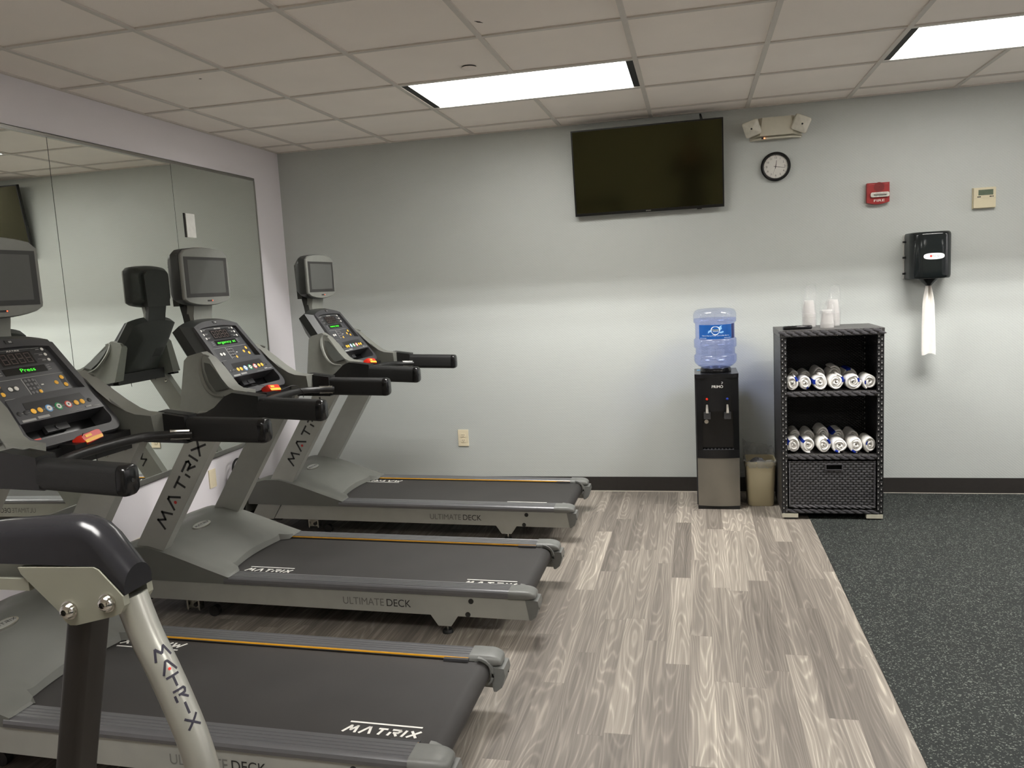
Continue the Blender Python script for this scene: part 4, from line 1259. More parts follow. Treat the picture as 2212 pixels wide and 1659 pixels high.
_nz = nt.nodes.new('ShaderNodeTexNoise'); _nz.inputs['Scale'].default_value = 4
_mr = nt.nodes.new('ShaderNodeMath'); _mr.operation = 'MULTIPLY_ADD'; _mr.inputs[1].default_value = 0.06; _mr.inputs[2].default_value = 0.76
nt.links.new(_nz.outputs['Fac'], _mr.inputs[0])
ms_ = nt.nodes.new('ShaderNodeMixShader'); nt.links.new(_mr.outputs[0], ms_.inputs[0]); nt.links.new(tr.outputs[0], ms_.inputs[1]); nt.links.new(pb.outputs[0], ms_.inputs[2])
nt.links.new(ms_.outputs[0], nt.nodes['Material Output'].inputs['Surface'])
g = G()
g.loft([[(x, y, z) for x, y in d_out(k)] for z, k in ((0.0, 0.96), (0.006, 0.985), (0.02, 1.0), (0.262, 1.0), (0.274, 0.985), (0.282, 0.94))])
cv = g.obj('cover', M_smoke, t, ang=50)
g = G(); g.box(-0.122, 0.122, -0.014, 0.0, 0.004, 0.276, 0.003); g.obj('back_plate', mat('pale_plate', (196, 194, 190), 0.5), t)
for z in (0.035, 0.135, 0.232):
    g = G(); g.cyl((-0.121, -0.018, z - 0.018), (-0.121, -0.018, z + 0.018), 0.0055, 10); hg = g.obj('hinge', mat('hinge_grey', (180, 178, 174), 0.4), t)
    g = G(); g.cyl((-0.123, -0.019, z - 0.006), (-0.123, -0.019, z + 0.006), 0.0065, 10); g.obj('hinge_pin', M_ink, hg)
g = G(); g.box(0.116, 0.126, -0.06, -0.03, 0.110, 0.172, 0.003); g.obj('latch', M_black, t)
g = G(); g.lathe([(0.02, 0.0), (0.085, 0.0), (0.088, 0.01), (0.088, 0.205), (0.02, 0.205)], 30, (0.005, -0.105, 0.03)); g.obj('paper_roll', mat('paper_roll', (196, 196, 190), 0.9), t)
g = G(); g.lathe([(0.055, 0.0), (0.05, -0.010), (0.024, -0.036), (0.016, -0.046), (0.004, -0.046)], 24, (-0.001, -0.112, 0.002)); g.obj('nozzle', M_gloss, t)
g = G()
lab = [(0.058 * math.copysign(abs(math.cos(a)) ** 0.8, math.cos(a)), 0.019 * math.copysign(abs(math.sin(a)) ** 0.7, math.sin(a))) for a in [2 * PI * k / 32 for k in range(32)]]
yl = -0.2052
g.loft([[(x + 0.004, yl, z + 0.134) for x, z in lab], [(x + 0.004, yl - 0.001, z + 0.134) for x, z in lab]])
lb_ = g.obj('label', mat('label_white', (240, 240, 238), 0.3, var=0.01), t)
g = G()
st = [((0.010 if k % 2 == 0 else 0.005) * math.cos(2 * PI * k / 16), (0.010 if k % 2 == 0 else 0.005) * math.sin(2 * PI * k / 16)) for k in range(16)]
g.loft([[(x - 0.013, yl - 0.001, z + 0.135) for x, z in st], [(x - 0.013, yl - 0.0014, z + 0.135) for x, z in st]]); g.obj('red_star', M_red, lb_)
text_mesh('lettering', 'Kar-Q', 0.013, M_ink, lb_, (0.014, yl - 0.0011, 0.135), (1, 0, 0), (0, 0, 1), (0, -1, 0), t=0.0003, fit=0.036)
# hanging sheet: twisted at the nozzle, opening downwards
g = G()
rows = []
prof_ = [(0.000, 0.013, 0.010), (0.02, 0.016, 0.012), (0.06, 0.024, 0.014), (0.11, 0.031, 0.014), (0.17, 0.034, 0.012), (0.25, 0.038, 0.010), (0.33, 0.040, 0.008), (0.40, 0.042, 0.006), (0.43, 0.041, 0.006)]
for d_, w_, f_ in prof_:
    row = []
    for k in range(17):
        q = -1 + 2 * k / 16
        row.append((w_ * q + 0.006 * d_ / 0.43, f_ * math.sin(q * 5.0 + d_ * 5) * (0.6 + 0.4 * abs(q)), -d_ + 0.006 * math.sin(3 * q + 1) * (d_ / 0.43)))
    rows.append(row)
front = [[(x, y - 0.0006, z) for x, y, z in r] + [(x, y + 0.0006, z) for x, y, z in r[::-1]] for r in rows]
g.loft(front)
o = g.obj('paper_towel', mat('paper_white', (236, 232, 226), 0.9, var=0.03, vs=60, bump=0.3, bs=350), None, ang=70, loc=(4.391, -0.112, 1.354))
tag(o, 'white paper towel hanging from the smoky dispenser', 'paper towel')

# ------------------------------------------------------------------ sprinkler cover on the ceiling
t = thing('sprinkler_cover', 'small round white sprinkler cover on the ceiling beside the light', 'sprinkler', (1.945, -1.655, H + 0.006))
g = G(); g.lathe([(0.001, -0.0095), (0.036, -0.0095), (0.0385, -0.008), (0.0385, -0.006), (0.001, -0.006)], 32); g.obj('cap', M_tile, t)
g = G(); g.lathe([(0.030, -0.006), (0.035, -0.006), (0.035, 0.0), (0.030, 0.0)], 32); g.obj('shadow_gap', M_slot, t)

# ------------------------------------------------------------------ water cooler
M_cool = mat('cooler_black', (22, 22, 24), 0.22, var=0.05)
M_cside = mat('cooler_side_grey', (62, 62, 64), 0.38, 0.3, var=0.04)
M_cdoor = mat('cooler_door_silver', (138, 134, 126), 0.36, 0.75, var=0.03, vs=8)
t = thing('water_cooler', 'black and silver water cooler standing against the back wall', 'water cooler', (3.101, -0.27, 0.0))
# local: x -0.134..0.134, y -0.16 (front) .. 0.17
g = G(); g.box(-0.134, 0.134, -0.118, 0.17, 0.02, 0.862, 0.008); g.obj('cabinet', M_cside, t)
g = G(); g.box(-0.128, 0.128, -0.150, 0.165, 0.0, 0.022, 0.006); g.obj('base', M_black, t)
g = G(); g.prism([(-0.134, 0.17), (-0.134, -0.14), (-0.10, -0.158), (0.10, -0.158), (0.134, -0.14), (0.134, 0.17)], 'z', 0.845, 0.870, 0.008, 3); g.obj('top_deck', M_cool, t)
bow = lambda x, y0=-0.160: y0 + 0.020 * (x / 0.134) ** 2
def bowed(g, x0, x1, z0, z1, y0=-0.160, yb=-0.118, n=12):
    fr_ = [(x0 + (x1 - x0) * k / n) for k in range(n + 1)]
    ring = [(x, bow(x, y0)) for x in fr_] + [(x1, yb), (x0, yb)]
    fs = g.loft([[(x, y, z0) for x, y in ring], [(x, y, z1) for x, y in ring]])
    g._bevel(fs, 0.004, 2, 0.9)
g = G(); bowed(g, -0.126, 0.132, 0.634, 0.848); fp = g.obj('front_panel', M_cool, t, ang=40)
g = G(); bowed(g, -0.126, -0.092, 0.385, 0.634); bowed(g, 0.098, 0.132, 0.385, 0.634); g.box(-0.094, 0.100, -0.120, -0.112, 0.385, 0.634)
g.obj('dispensing_alcove', M_gloss, t, ang=40)
g = G(); bowed(g, -0.126, 0.132, 0.334, 0.386, -0.163); dt = g.obj('drip_tray', M_cool, t, ang=40)
g = G()
for k in range(9):
    x = -0.085 + k * 0.022; g.box(x, x + 0.008, -0.150, -0.115, 0.385, 0.3885)
g.box(-0.092, 0.096, -0.152, -0.148, 0.385, 0.3895); g.obj('drip_grille', M_char, dt)
g = G(); bowed(g, -0.126, 0.132, 0.022, 0.332); g.obj('door', M_cdoor, t, ang=40)
for x, mb, nm in ((-0.061, M_red, 'hot_button'), (0.063, mat('blue_plastic', (42, 62, 150), 0.35), 'cold_button')):
    g = G(); g.lathe([(0.0005, 0.008), (0.006, 0.0065), (0.008, 0.003), (0.008, 0.0)][::-1], 16, (x, bow(x) + 0.0005, 0.712), 'y'); g.obj(nm, mb, t)
    g = G(); g.box(x - 0.022, x + 0.022, bow(x) - 0.0015, bow(x) + 0.01, 0.640, 0.735, 0.003); g.obj('spigot_surround', M_gloss, t)
    g = G(); g.loft([[(x + a_, y + b_, z) for a_, b_ in rrect(0.020 * k, 0.016 * k, 0.005, 3)] for z, k, y in ((0.680, 0.72, bow(x) - 0.012), (0.660, 0.9, bow(x) - 0.020), (0.628, 1.05, bow(x) - 0.026))])
    lv = g.obj('spigot_lever', M_steel, t)
    g = G(); g.box(x - 0.0205, x + 0.0205, bow(x) - 0.020, bow(x) + 0.03, 0.588, 0.630, 0.004); g.box(x - 0.013, x + 0.013, bow(x) - 0.0215, bow(x) - 0.018, 0.598, 0.614, 0.001); g.obj('spigot_guard', M_char, t)
g = G(); g.disc((-0.066, -0.1203, 0.563), 0.013, (0, -1, 0), 20, 0.001); g.obj('round_sticker', mat('sticker', (204, 196, 182), 0.5, var=0.2, vs=160), t)
text_mesh('lettering', 'PRIMO', 0.024, M_wht, fp, (0.004, bow(0.004) - 0.0008, 0.790), (1, 0, 0), (0, 0, 1), (0, -1, 0), t=0.0004, fit=0.068)
g = G()
sw = [(0.0295, 0.8065), (0.031, 0.8105), (0.0345, 0.812), (0.037, 0.815), (0.036, 0.819), (0.032, 0.8205), (0.029, 0.8185)]
g.strokes([[(a_, b_) for a_, b_ in sw]], 0.0022, (0, bow(0.03) - 0.0012, 0), (1, 0, 0), (0, 0, 1), (0, -1, 0), 0.0004); g.obj('drop_mark', M_wht, fp)
g = G(); g.box(-0.118, -0.078, 0.06, 0.09, 0.8705, 0.8715); g.obj('blue_tag', mat('pale_blue_tag', (110, 180, 226), 0.4), t)
g = G(); g.lathe([(0.06, 0.868), (0.092, 0.868), (0.097, 0.874), (0.097, 0.888), (0.092, 0.897), (0.072, 0.899), (0.062, 0.880)], 36); g.obj('bottle_collar', M_gloss, t)

# bottle
BC = (3.101, -0.27)
t = thing('water_bottle', 'large blue tinted water bottle upside down on the cooler', 'water bottle', (BC[0], BC[1], 0.0))
R1, R2 = 0.1335, 0.1235
bp_ = [(0.060, 0.8992), (0.092, 0.9002), (0.112, 0.911), (0.127, 0.926), (R1, 0.940), (R1, 0.975), (R1 - 0.004, 0.980), (R2, 0.984), (R2, 1.022), (R1 - 0.003, 1.027), (R1, 1.032), (R1, 1.077), (R1 - 0.003, 1.082), (R2, 1.087), (R2, 1.180), (R1 - 0.003, 1.186), (R1, 1.192), (R1, 1.236), (0.130, 1.250), (0.121, 1.263), (0.105, 1.271), (0.07, 1.2745), (0.0005, 1.2745)]
g = G(); g.lathe(bp_, 56)
M_bot = thin_mat('blue_bottle_plastic', (241, 244, 255), gloss=0.08, rough=0.05)
g.obj('bottle_shell', M_bot, t, ang=40)
g = G(); wp = [(max(r - 0.003, 0.001), z + 0.002) for r, z in bp_ if z < 1.20] + [(R1 - 0.003, 1.212), (0.0005, 1.212)]
g.lathe([(0.0005, wp[0][1])] + wp, 56)
M_wat = thin_mat('blue_water', (235, 239, 254), rough=0.10)
g.obj('water', M_wat, t, ang=40)
def on_cyl(o, R, ang0=0.0):
    """wrap a flat mesh (x along, z up) round the bottle, facing -y"""
    for v in o.data.vertices:
        a = v.co.x / R + ang0; rr2 = R - v.co.y
        v.co = Vector((rr2 * math.sin(a), -rr2 * math.cos(a), v.co.z))
M_lblue = mat('label_blue', (24, 84, 158), 0.35, var=0.10, vs=22)
def strip(x0, x1, z0, z1, n, m, name, par, y=-0.0008, R=R2):
    g = G()
    for k in range(n):
        a_, b_ = x0 + (x1 - x0) * k / n, x0 + (x1 - x0) * (k + 1) / n
        g.quad((a_, y, z0), (b_, y, z0), (b_, y, z1), (a_, y, z1))
    o = g.obj(name, m, par, flip=False); on_cyl(o, R); return o
lab_ = strip(-0.112, 0.112, 1.086, 1.176, 24, M_lblue, 'bottle_label', t, -0.001)
strip(0.1135, 0.150, 1.086, 1.178, 6, mat('label_navy', (38, 44, 96), 0.35, var=0.3, vs=90), 'label_end', t, -0.001)
g = G()
for k in range(40):
    a0, a1 = 2 * PI * k / 40, 2 * PI * (k + 1) / 40
    w0 = 0.0040 + 0.0018 * math.sin(a0 * 3); w1 = 0.0040 + 0.0018 * math.sin(a1 * 3)
    r0 = 0.0235
    g.quad((r0 * math.cos(a0), -0.0018, 1.140 + r0 * math.sin(a0)), ((r0 + w0) * math.cos(a0), -0.0018, 1.140 + (r0 + w0) * math.sin(a0)), ((r0 + w1) * math.cos(a1), -0.0018, 1.140 + (r0 + w1) * math.sin(a1)), (r0 * math.cos(a1), -0.0018, 1.140 + r0 * math.sin(a1)))
M_lw = mat('label_print_white', (222, 232, 244), 0.4, var=0.02); M_lp = mat('label_print_pale', (136, 186, 232), 0.4, var=0.15, vs=70)
o = g.obj('splash_ring', M_lw, lab_, flip=False); on_cyl(o, R2)
for k, pts in enumerate(([(0.024, 1.135), (0.040, 1.150), (0.036, 1.165), (0.044, 1.172), (0.030, 1.168), (0.018, 1.160)], [(0.026, 1.130), (0.048, 1.136), (0.052, 1.128), (0.040, 1.122), (0.022, 1.124)], [(-0.028, 1.145), (-0.044, 1.138), (-0.046, 1.122), (-0.038, 1.128), (-0.026, 1.132)])):
    g = G(); g.face([g._v((x, -0.0016, z)) for x, z in pts]); o = g.obj('splash', M_lp, lab_, flip=False); on_cyl(o, R2)
for s_, sz, z, x, m_, ft_ in (('Mountain', 0.011, 1.144, 0.0, mat('label_print_yellow', (226, 222, 120), 0.4, var=0.02), 0.040), ('SPRINGS', 0.009, 1.134, 0.002, M_lw, 0.034), ('Natural Spring Water and Coffee Service', 0.009, 1.108, 0.002, M_lw, 0.175), ('800-555-0100', 0.008, 1.092, -0.080, M_lw, 0.046), ('spring water', 0.008, 1.094, 0.078, M_lw, 0.048)):
    o = text_mesh('label_lettering', s_, sz, m_, lab_, (x, 0, z), (1, 0, 0), (0, 0, 1), (0, -1, 0), t=0.0020, fit=ft_); on_cyl(o, R2)

# ------------------------------------------------------------------ waste bin with liner
M_bin = mat('bin_putty_plastic', (186, 176, 146), 0.5, var=0.03, vs=6)
t = thing('waste_bin', 'putty coloured plastic waste bin between the cooler and the wicker shelf', 'waste bin', (3.365, -0.245, 0.0))
bq = lambda w_, d_, z, r_=0.03: [(x, y, z) for x, y in rrect(w_, d_, r_, 5)]
g = G()
g.loft([bq(0.150, 0.190, 0.0), bq(0.158, 0.198, 0.006), bq(0.182, 0.224, 0.262), bq(0.182, 0.224, 0.268), bq(0.192, 0.234, 0.270), bq(0.192, 0.234, 0.290), bq(0.188, 0.230, 0.292), bq(0.180, 0.222, 0.288), bq(0.150, 0.190, 0.012)], cap=(True, True))
g.obj('bucket', M_bin, t, ang=40)
M_liner = thin_mat('clear_bin_liner', (232, 232, 230), rough=0.25, diff=0.30, dcol=(216, 216, 212), noise=0.25)
g = G(); random.seed(11)
rng = []
base = rrect(0.196, 0.238, 0.034, 8)
n_ = len(base)
top_h = []
for k, (x, y) in enumerate(base):
    q = max(0, min(1, (y + 0.02) / 0.12))
    l_ = max(0, min(1, (-x + 0.10) / 0.2))
    top_h.append(0.300 + q * (0.045 + 0.055 * l_) + 0.010 * math.sin(k * 1.9))
rng.append([(x * 1.005, y * 1.005, 0.262 + 0.010 * math.sin(k * 0.9) + 0.004 * math.sin(k * 2.7)) for k, (x, y) in enumerate(base)])
rng.append([(x * 1.012, y * 1.010, 0.280) for k, (x, y) in enumerate(base)])
rng.append([(x * 1.003, y * 1.003, 0.2955) for x, y in base])
rng.append([(x * (0.96 + 0.05 * math.sin(k * 1.3)), y * (0.97 + 0.04 * math.sin(k * 0.8)), 0.5 * (0.2955 + h_)) for k, ((x, y), h_) in enumerate(zip(base, top_h))])
rng.append([(x * (1.02 + 0.09 * math.sin(k * 0.7)) - 0.010 * max(0, y / 0.12), y * (0.98 + 0.05 * math.sin(k * 1.1)), h_) for k, ((x, y), h_) in enumerate(zip(base, top_h))])
g.loft(rng, cap=(False, False))
o = g.obj('bin_liner', M_liner, None, ang=60, loc=(3.365, -0.245, 0.0)); tag(o, 'clear plastic liner bunched over the rim of the waste bin', 'bin liner')
g = G(); random.seed(5)
vs_ = []
for i in range(9):
    for j in range(14):
        th, ph = PI * i / 8, 2 * PI * j / 14
        r_ = 0.048 * (0.8 + 0.35 * random.random())
        vs_.append((r_ * 1.2 * math.sin(th) * math.cos(ph), r_ * math.sin(th) * math.sin(ph), r_ * 0.8 * math.cos(th)))
vv = [g._v(p) for p in vs_]
for i in range(8):
    for j in range(14):
        g.face([vv[i * 14 + j], vv[i * 14 + (j + 1) % 14], vv[(i + 1) * 14 + (j + 1) % 14], vv[(i + 1) * 14 + j]])
o = g.obj('crumpled_wrapper', mat('crumpled_foil', (128, 128, 132), 0.35, 0.4, var=0.2, vs=60), None, ang=10, loc=(3.355, -0.27, 0.262)); tag(o, 'crumpled grey wrapper inside the waste bin', 'wrapper')
g = G(); g.lathe([(0.001, 0.013), (0.072, 0.013), (0.076, 0.225), (0.001, 0.225)], 20, sx=0.95, sy=1.15); o = g.obj('waste_paper', mat('waste_paper', (168, 166, 160), 0.9, var=0.2, vs=40, bump=0.8, bs=50), None, loc=(3.365, -0.245, 0.0)); tag(o, 'grey paper waste filling the putty bin below the wrapper', 'waste')

# ------------------------------------------------------------------ wicker towel shelf
def wicker(name, ax, pu, pv, glints=False, c0=(24, 23, 24), c1=(58, 57, 60), dep=0.004):
    """flat plastic wicker: ax = (along, across) object axes; staggered bulging strands"""
    m, nt, b, N, L = node_mat(name)
    tc = N('ShaderNodeTexCoord'); sp = N('ShaderNodeSeparateXYZ'); L(tc.outputs['Object'], sp.inputs[0])
    U, V = sp.outputs[ax[0]], sp.outputs[ax[1]]
    row = mathn(nt, 'FLOOR', mathn(nt, 'DIVIDE', V, pv))
    sh = mathn(nt, 'MULTIPLY', mathn(nt, 'FLOORED_MODULO', row, 2.0), 0.5)
    u = mathn(nt, 'FRACT', mathn(nt, 'ADD', mathn(nt, 'DIVIDE', U, pu), sh)); v = mathn(nt, 'FRACT', mathn(nt, 'DIVIDE', V, pv))
    hu = mathn(nt, 'POWER', mathn(nt, 'SINE', mathn(nt, 'MULTIPLY', u, PI)), 0.7)
    hv = mathn(nt, 'POWER', mathn(nt, 'SINE', mathn(nt, 'MULTIPLY', v, PI)), 0.4)
    h = mathn(nt, 'MULTIPLY', hu, hv)
    r = N('ShaderNodeValToRGB'); r.color_ramp.elements[0].position = 0.12; r.color_ramp.elements[1].position = 0.75
    r.color_ramp.elements[0].color = rgb((10, 10, 10)); r.color_ramp.elements[1].color = rgb(c1)  # pale crowns and near-black gaps paint strand highlights and shade into the colour
    e = r.color_ramp.elements.new(0.35); e.color = rgb(c0)
    L(h, r.inputs['Fac'])
    out = r.outputs['Color']
    if glints:
        du = mathn(nt, 'LESS_THAN', mathn(nt, 'ABSOLUTE', mathn(nt, 'SUBTRACT', u, 0.5)), 0.11)
        dv = mathn(nt, 'LESS_THAN', mathn(nt, 'ABSOLUTE', mathn(nt, 'SUBTRACT', v, 0.5)), 0.12)
        mx = N('ShaderNodeMix'); mx.data_type = 'RGBA'; L(mathn(nt, 'MULTIPLY', du, dv), mx.inputs['Factor']); L(out, mx.inputs['A']); mx.inputs['B'].default_value = rgb((190, 188, 184))  # pale spots painted as glints where the weave reflects
        out = mx.outputs['Result']
    L(out, b.inputs['Base Color'])
    b.inputs['Roughness'].default_value = 0.36
    bp = N('ShaderNodeBump'); bp.inputs['Strength'].default_value = 0.9; bp.inputs['Distance'].default_value = dep
    L(h, bp.inputs['Height']); L(bp.outputs['Normal'], b.inputs['Normal'])
    return m
W_side = wicker('wicker_side', ('Y', 'Z'), 0.022, 0.0085)
W_front = wicker('wicker_front', ('X', 'Z'), 0.030, 0.0150, c1=(70, 69, 72))
W_top = wicker('wicker_top', ('Y', 'X'), 0.020, 0.0085, c0=(40, 39, 39), c1=(86, 84, 83))
W_in = wicker('wicker_inside', ('Y', 'Z'), 0.020, 0.0085)
W_back = wicker('wicker_back', ('X', 'Z'), 0.022, 0.0085, c1=(40, 40, 42))
W_post = wicker('wicker_post', ('Z', 'X'), 0.034, 0.0165, glints=True, c1=(40, 40, 42))
M_braid = mat('black_braid', (76, 75, 78), 0.28, var=0.10, vs=60)
M_void = mat('wicker_core', (12, 12, 12), 0.6)
CX, CY0, CY1 = 3.748, -0.615, -0.195
t = thing('wicker_shelf', 'black wicker towel shelf with two open shelves and a drawer', 'shelf unit', (CX, CY0, 0.0))
hw, D = 0.283, CY1 - CY0
Z0, ZT = 0.036, 1.100
for s in (-1, 1):
    g = G(); g.box(*sorted((s * hw, s * (hw - 0.010))), 0.022, D - 0.004, Z0, ZT - 0.004, 0.003, 1); g.obj('side_panel', W_side, t)
    g = G(); g.box(*sorted((s * (hw - 0.0105), s * (hw - 0.020))), 0.030, D - 0.010, Z0 + 0.03, ZT - 0.004); g.obj('inner_lining', W_in, t)
    g = G(); g.box(*sorted((s * (hw + 0.001), s * (hw - 0.034))), 0.0, 0.024, Z0, ZT, 0.005, 2); g.obj('front_post', W_post, t)
    g = G(); g.box(*sorted((s * (hw + 0.001), s * (hw - 0.030))), D - 0.028, D, Z0, ZT, 0.004, 2); g.obj('rear_post', W_post, t)
g = G(); g.box(-hw + 0.02, hw - 0.02, D - 0.016, D - 0.008, Z0 + 0.02, ZT); g.obj('back_panel', W_back, t)
def braid(z0, z1, x0, x1, y0, parent, pitch=0.046, name='edge_braid'):
    """row of slanted overlapping strands wrapped round a front edge"""
    g = G()
    n = int((x1 - x0) / (pitch / 2))
    hh = (z1 - z0)
    for k in range(n):
        xc = x0 + (k + 0.5) * (x1 - x0) / n
        zc = z0 + hh * (0.68 if k % 2 == 0 else 0.30)
        L_, th = pitch * 1.05, hh * 0.50
        rings = []
        for q in range(7):
            f = -1 + 2 * q / 6
            w_ = th * (1 - 0.75 * abs(f) ** 2.2) / 2
            cx_, cz_ = xc + f * L_ / 2, zc - f * th * 0.26
            bul = 0.0065 * (1 - f * f) + 0.001
            rings.append([(cx_, y0 + 0.002, cz_ - w_), (cx_, y0 - bul * 0.8, cz_ - w_ * 0.8), (cx_, y0 - bul, cz_), (cx_, y0 - bul * 0.8, cz_ + w_ * 0.8), (cx_, y0 + 0.002, cz_ + w_)])
        g.loft(rings)
    o = g.obj(name, M_braid, parent, ang=60)
    return o
g = G(); g.box(-hw - 0.003, hw + 0.003, -0.004, D + 0.004, ZT, 1.137, 0.006, 2); tp = g.obj('top', W_top, t)
braid(ZT + 0.001, 1.136, -hw, hw, -0.004, tp)
SH = (0.772, 0.394)
for z in SH:
    g = G(); g.box(-hw + 0.021, hw - 0.021, 0.008, D - 0.02, z - 0.026, z, 0.004, 2); sf = g.obj('shelf', W_top, t)
    braid(z - 0.030, z + 0.001, -hw + 0.036, hw - 0.036, 0.006, sf)
g = G(); g.box(-hw + 0.02, hw - 0.02, 0.004, D - 0.02, Z0, Z0 + 0.028, 0.004, 2); rl_ = g.obj('bottom_rail', M_void, t)
braid(Z0 + 0.001, Z0 + 0.028, -hw + 0.030, hw - 0.030, 0.003, rl_)
# drawer: front with a slot-shaped hand hole, frame strands and box
dx, dz0, dz1 = hw - 0.040, 0.072, 0.356
g = G()
hx0, hx1, hz0, hz1 = -0.034 + 0.004, 0.052 + 0.004, 0.306, 0.334
for a_ in ((-dx, dx, dz0, hz0), (-dx, dx, hz1, dz1), (-dx, hx0, hz0, hz1), (hx1, dx, hz0, hz1)):
    g.box(a_[0], a_[1], 0.006, 0.020, a_[2], a_[3])
dr = g.obj('drawer', W_front, t)
g = G(); g.box(-dx + 0.005, dx - 0.005, 0.05, D - 0.03, dz0 + 0.01, dz1 - 0.02); g.obj('drawer_box', M_void, dr)
g = G()
for a_ in ((hx0 - 0.006, hx1 + 0.006, hz0 - 0.005, hz0), (hx0 - 0.006, hx1 + 0.006, hz1, hz1 + 0.005), (hx0 - 0.006, hx0, hz0, hz1), (hx1, hx1 + 0.006, hz0, hz1)):
    g.box(a_[0], a_[1], 0.001, 0.02, a_[2], a_[3], 0.002, 1)
g.obj('hand_hole', M_braid, dr)
braid(dz0 - 0.004, dz0 + 0.014, -dx + 0.01, dx - 0.01, 0.005, dr, 0.036, 'drawer_braid')
g = G()
for s in (-1, 1):
    for k in range(28):
        z = dz0 + 0.012 + k * (dz1 - dz0 - 0.02) / 28
        g.tube([(s * (dx - 0.006), 0.004, z), (s * (dx - 0.005), 0.002, z + 0.004), (s * (dx - 0.006), 0.004, z + 0.009)], 0.0045, 6)
g.obj('drawer_side_braid', M_braid, dr)
for s in (-1, 1):
    for y in (0.0, D - 0.05):
        g = G(); g.box(*sorted((s * (hw - 0.002), s * (hw - 0.092))), y - 0.004, y + 0.035, 0.012, 0.035, 0.002); ft = g.obj('foot', mat('foot_beige', (186, 182, 166), 0.5), t)
        g = G(); g.box(*sorted((s * (hw - 0.012), s * (hw - 0.08))), y + 0.004, y + 0.028, 0.003, 0.013, 0.002); g.obj('foot_pad', M_ink, ft)

# ------------------------------------------------------------------ rolled towels
def towel_mat(name, c):
    m, nt, b, N, L = node_mat(name)
    tc = N('ShaderNodeTexCoord')
    n1 = N('ShaderNodeTexNoise'); n1.inputs['Scale'].default_value = 420; n1.inputs['Detail'].default_value = 2; L(tc.outputs['Object'], n1.inputs['Vector'])
    n2 = N('ShaderNodeTexNoise'); n2.inputs['Scale'].default_value = 28; n2.inputs['Detail'].default_value = 3; L(tc.outputs['Object'], n2.inputs['Vector'])
    r = N('ShaderNodeValToRGB'); k = rgb(c); r.color_ramp.elements[0].color = tuple(v * 0.9 for v in k[:3]) + (1,); r.color_ramp.elements[1].color = k
    L(n2.outputs['Fac'], r.inputs['Fac']); L(r.outputs['Color'], b.inputs['Base Color'])
    b.inputs['Roughness'].default_value = 0.95; b.inputs['Specular IOR Level'].default_value = 0.02
    bp = N('ShaderNodeBump'); bp.inputs['Strength'].default_value = 0.35; bp.inputs['Distance'].default_value = 0.0015
    L(mathn(nt, 'ADD', mathn(nt, 'MULTIPLY', n1.outputs['Fac'], 0.5), n2.outputs['Fac']), bp.inputs['Height']); L(bp.outputs['Normal'], b.inputs['Normal'])
    return m
M_tow = towel_mat('white_terry', (238, 236, 232)); M_stripe = towel_mat('blue_terry', (30, 52, 150))
def towel(label, x, y, z, w_, h_, L_, yaw, seed, stripe, group):
    rnd = random.Random(seed)
    t = thing('rolled_towel', label, 'towel', (x, y, z), group)
    t.rotation_euler = (0, 0, yaw)
    # spiral cross-section of a thick sheet; local y runs back from the front end at 0
    turns, th = 3.3, 0.0125
    a0 = rnd.uniform(0, 2 * PI)
    n = 84
    lob = [rnd.uniform(-0.05, 0.05) for _ in range(4)]
    pts = []
    for i in range(n + 1):
        f = i / n
        a = a0 + 2 * PI * turns * f
        r = 0.10 + 0.86 * f
        r *= 1 + sum(l * math.sin((k + 2) * a + k * 1.7) for k, l in enumerate(lob)) * 0.6
        px, pz = r * math.cos(a) * (w_ - th) / 2, r * math.sin(a) * (h_ - th) / 2
        pts.append(Vector((px, 0, pz + h_ / 2)))
    def ribbon(i0, i1, th_, y0, y1, jit):
        g = G(); rings = []
        P = pts[i0:i1 + 1]
        for i, p in enumerate(P):
            a = P[max(i - 1, 0)]; b = P[min(i + 1, len(P) - 1)]
            T = (b - a).normalized(); nn = Vector((T.z, 0, -T.x))
            e = jit * math.sin((i0 + i) * 0.37 + seed)
            ring = []
            for (o_, y_) in ((-0.5, y1 * 0.5), (-0.5, y0 + 0.022), (-0.48, y0 + e + 0.009), (-0.34, y0 + e + 0.002), (0.0, y0 + e), (0.34, y0 + e + 0.002), (0.48, y0 + e + 0.009), (0.5, y0 + 0.022), (0.5, y1 * 0.5), (0.5, y1 - 0.015), (0.3, y1 - 0.002), (-0.3, y1 - 0.002), (-0.5, y1 - 0.015)):
                q = p + nn * (th_ * o_); q.y = y_
                q.z = max(q.z, 0.0005)
                ring.append(q)
            rings.append(ring)
        g.loft(rings); return g
    g = ribbon(0, n, th, 0.0, L_, 0.004)
    b = g.obj('towel_roll', M_tow, t, ang=60)
    for (f0, f1) in stripe:
        # band woven along the towel near its outer end
        i0, i1 = int(n * f0), int(n * f1)
        g = ribbon(i0, i1, th + 0.0016, -0.0012, L_ + 0.0006, 0.004); g.obj('blue_stripe', M_stripe, t, ang=60)
    return t
A_of = None
words = ['leftmost', 'second from left', 'third from left', 'fourth from left', 'fifth from left', 'rightmost']
row1 = [(3.532, 0.076, 0.100), (3.606, 0.078, 0.094), (3.688, 0.090, 0.106), (3.778, 0.096, 0.106), (3.873, 0.098, 0.104), (3.962, 0.086, 0.098)]
row2 = [(3.537, 0.084, 0.104), (3.622, 0.088, 0.104), (3.708, 0.086, 0.108), (3.799, 0.098, 0.096), (3.889, 0.086, 0.102), (3.966, 0.078, 0.106)]
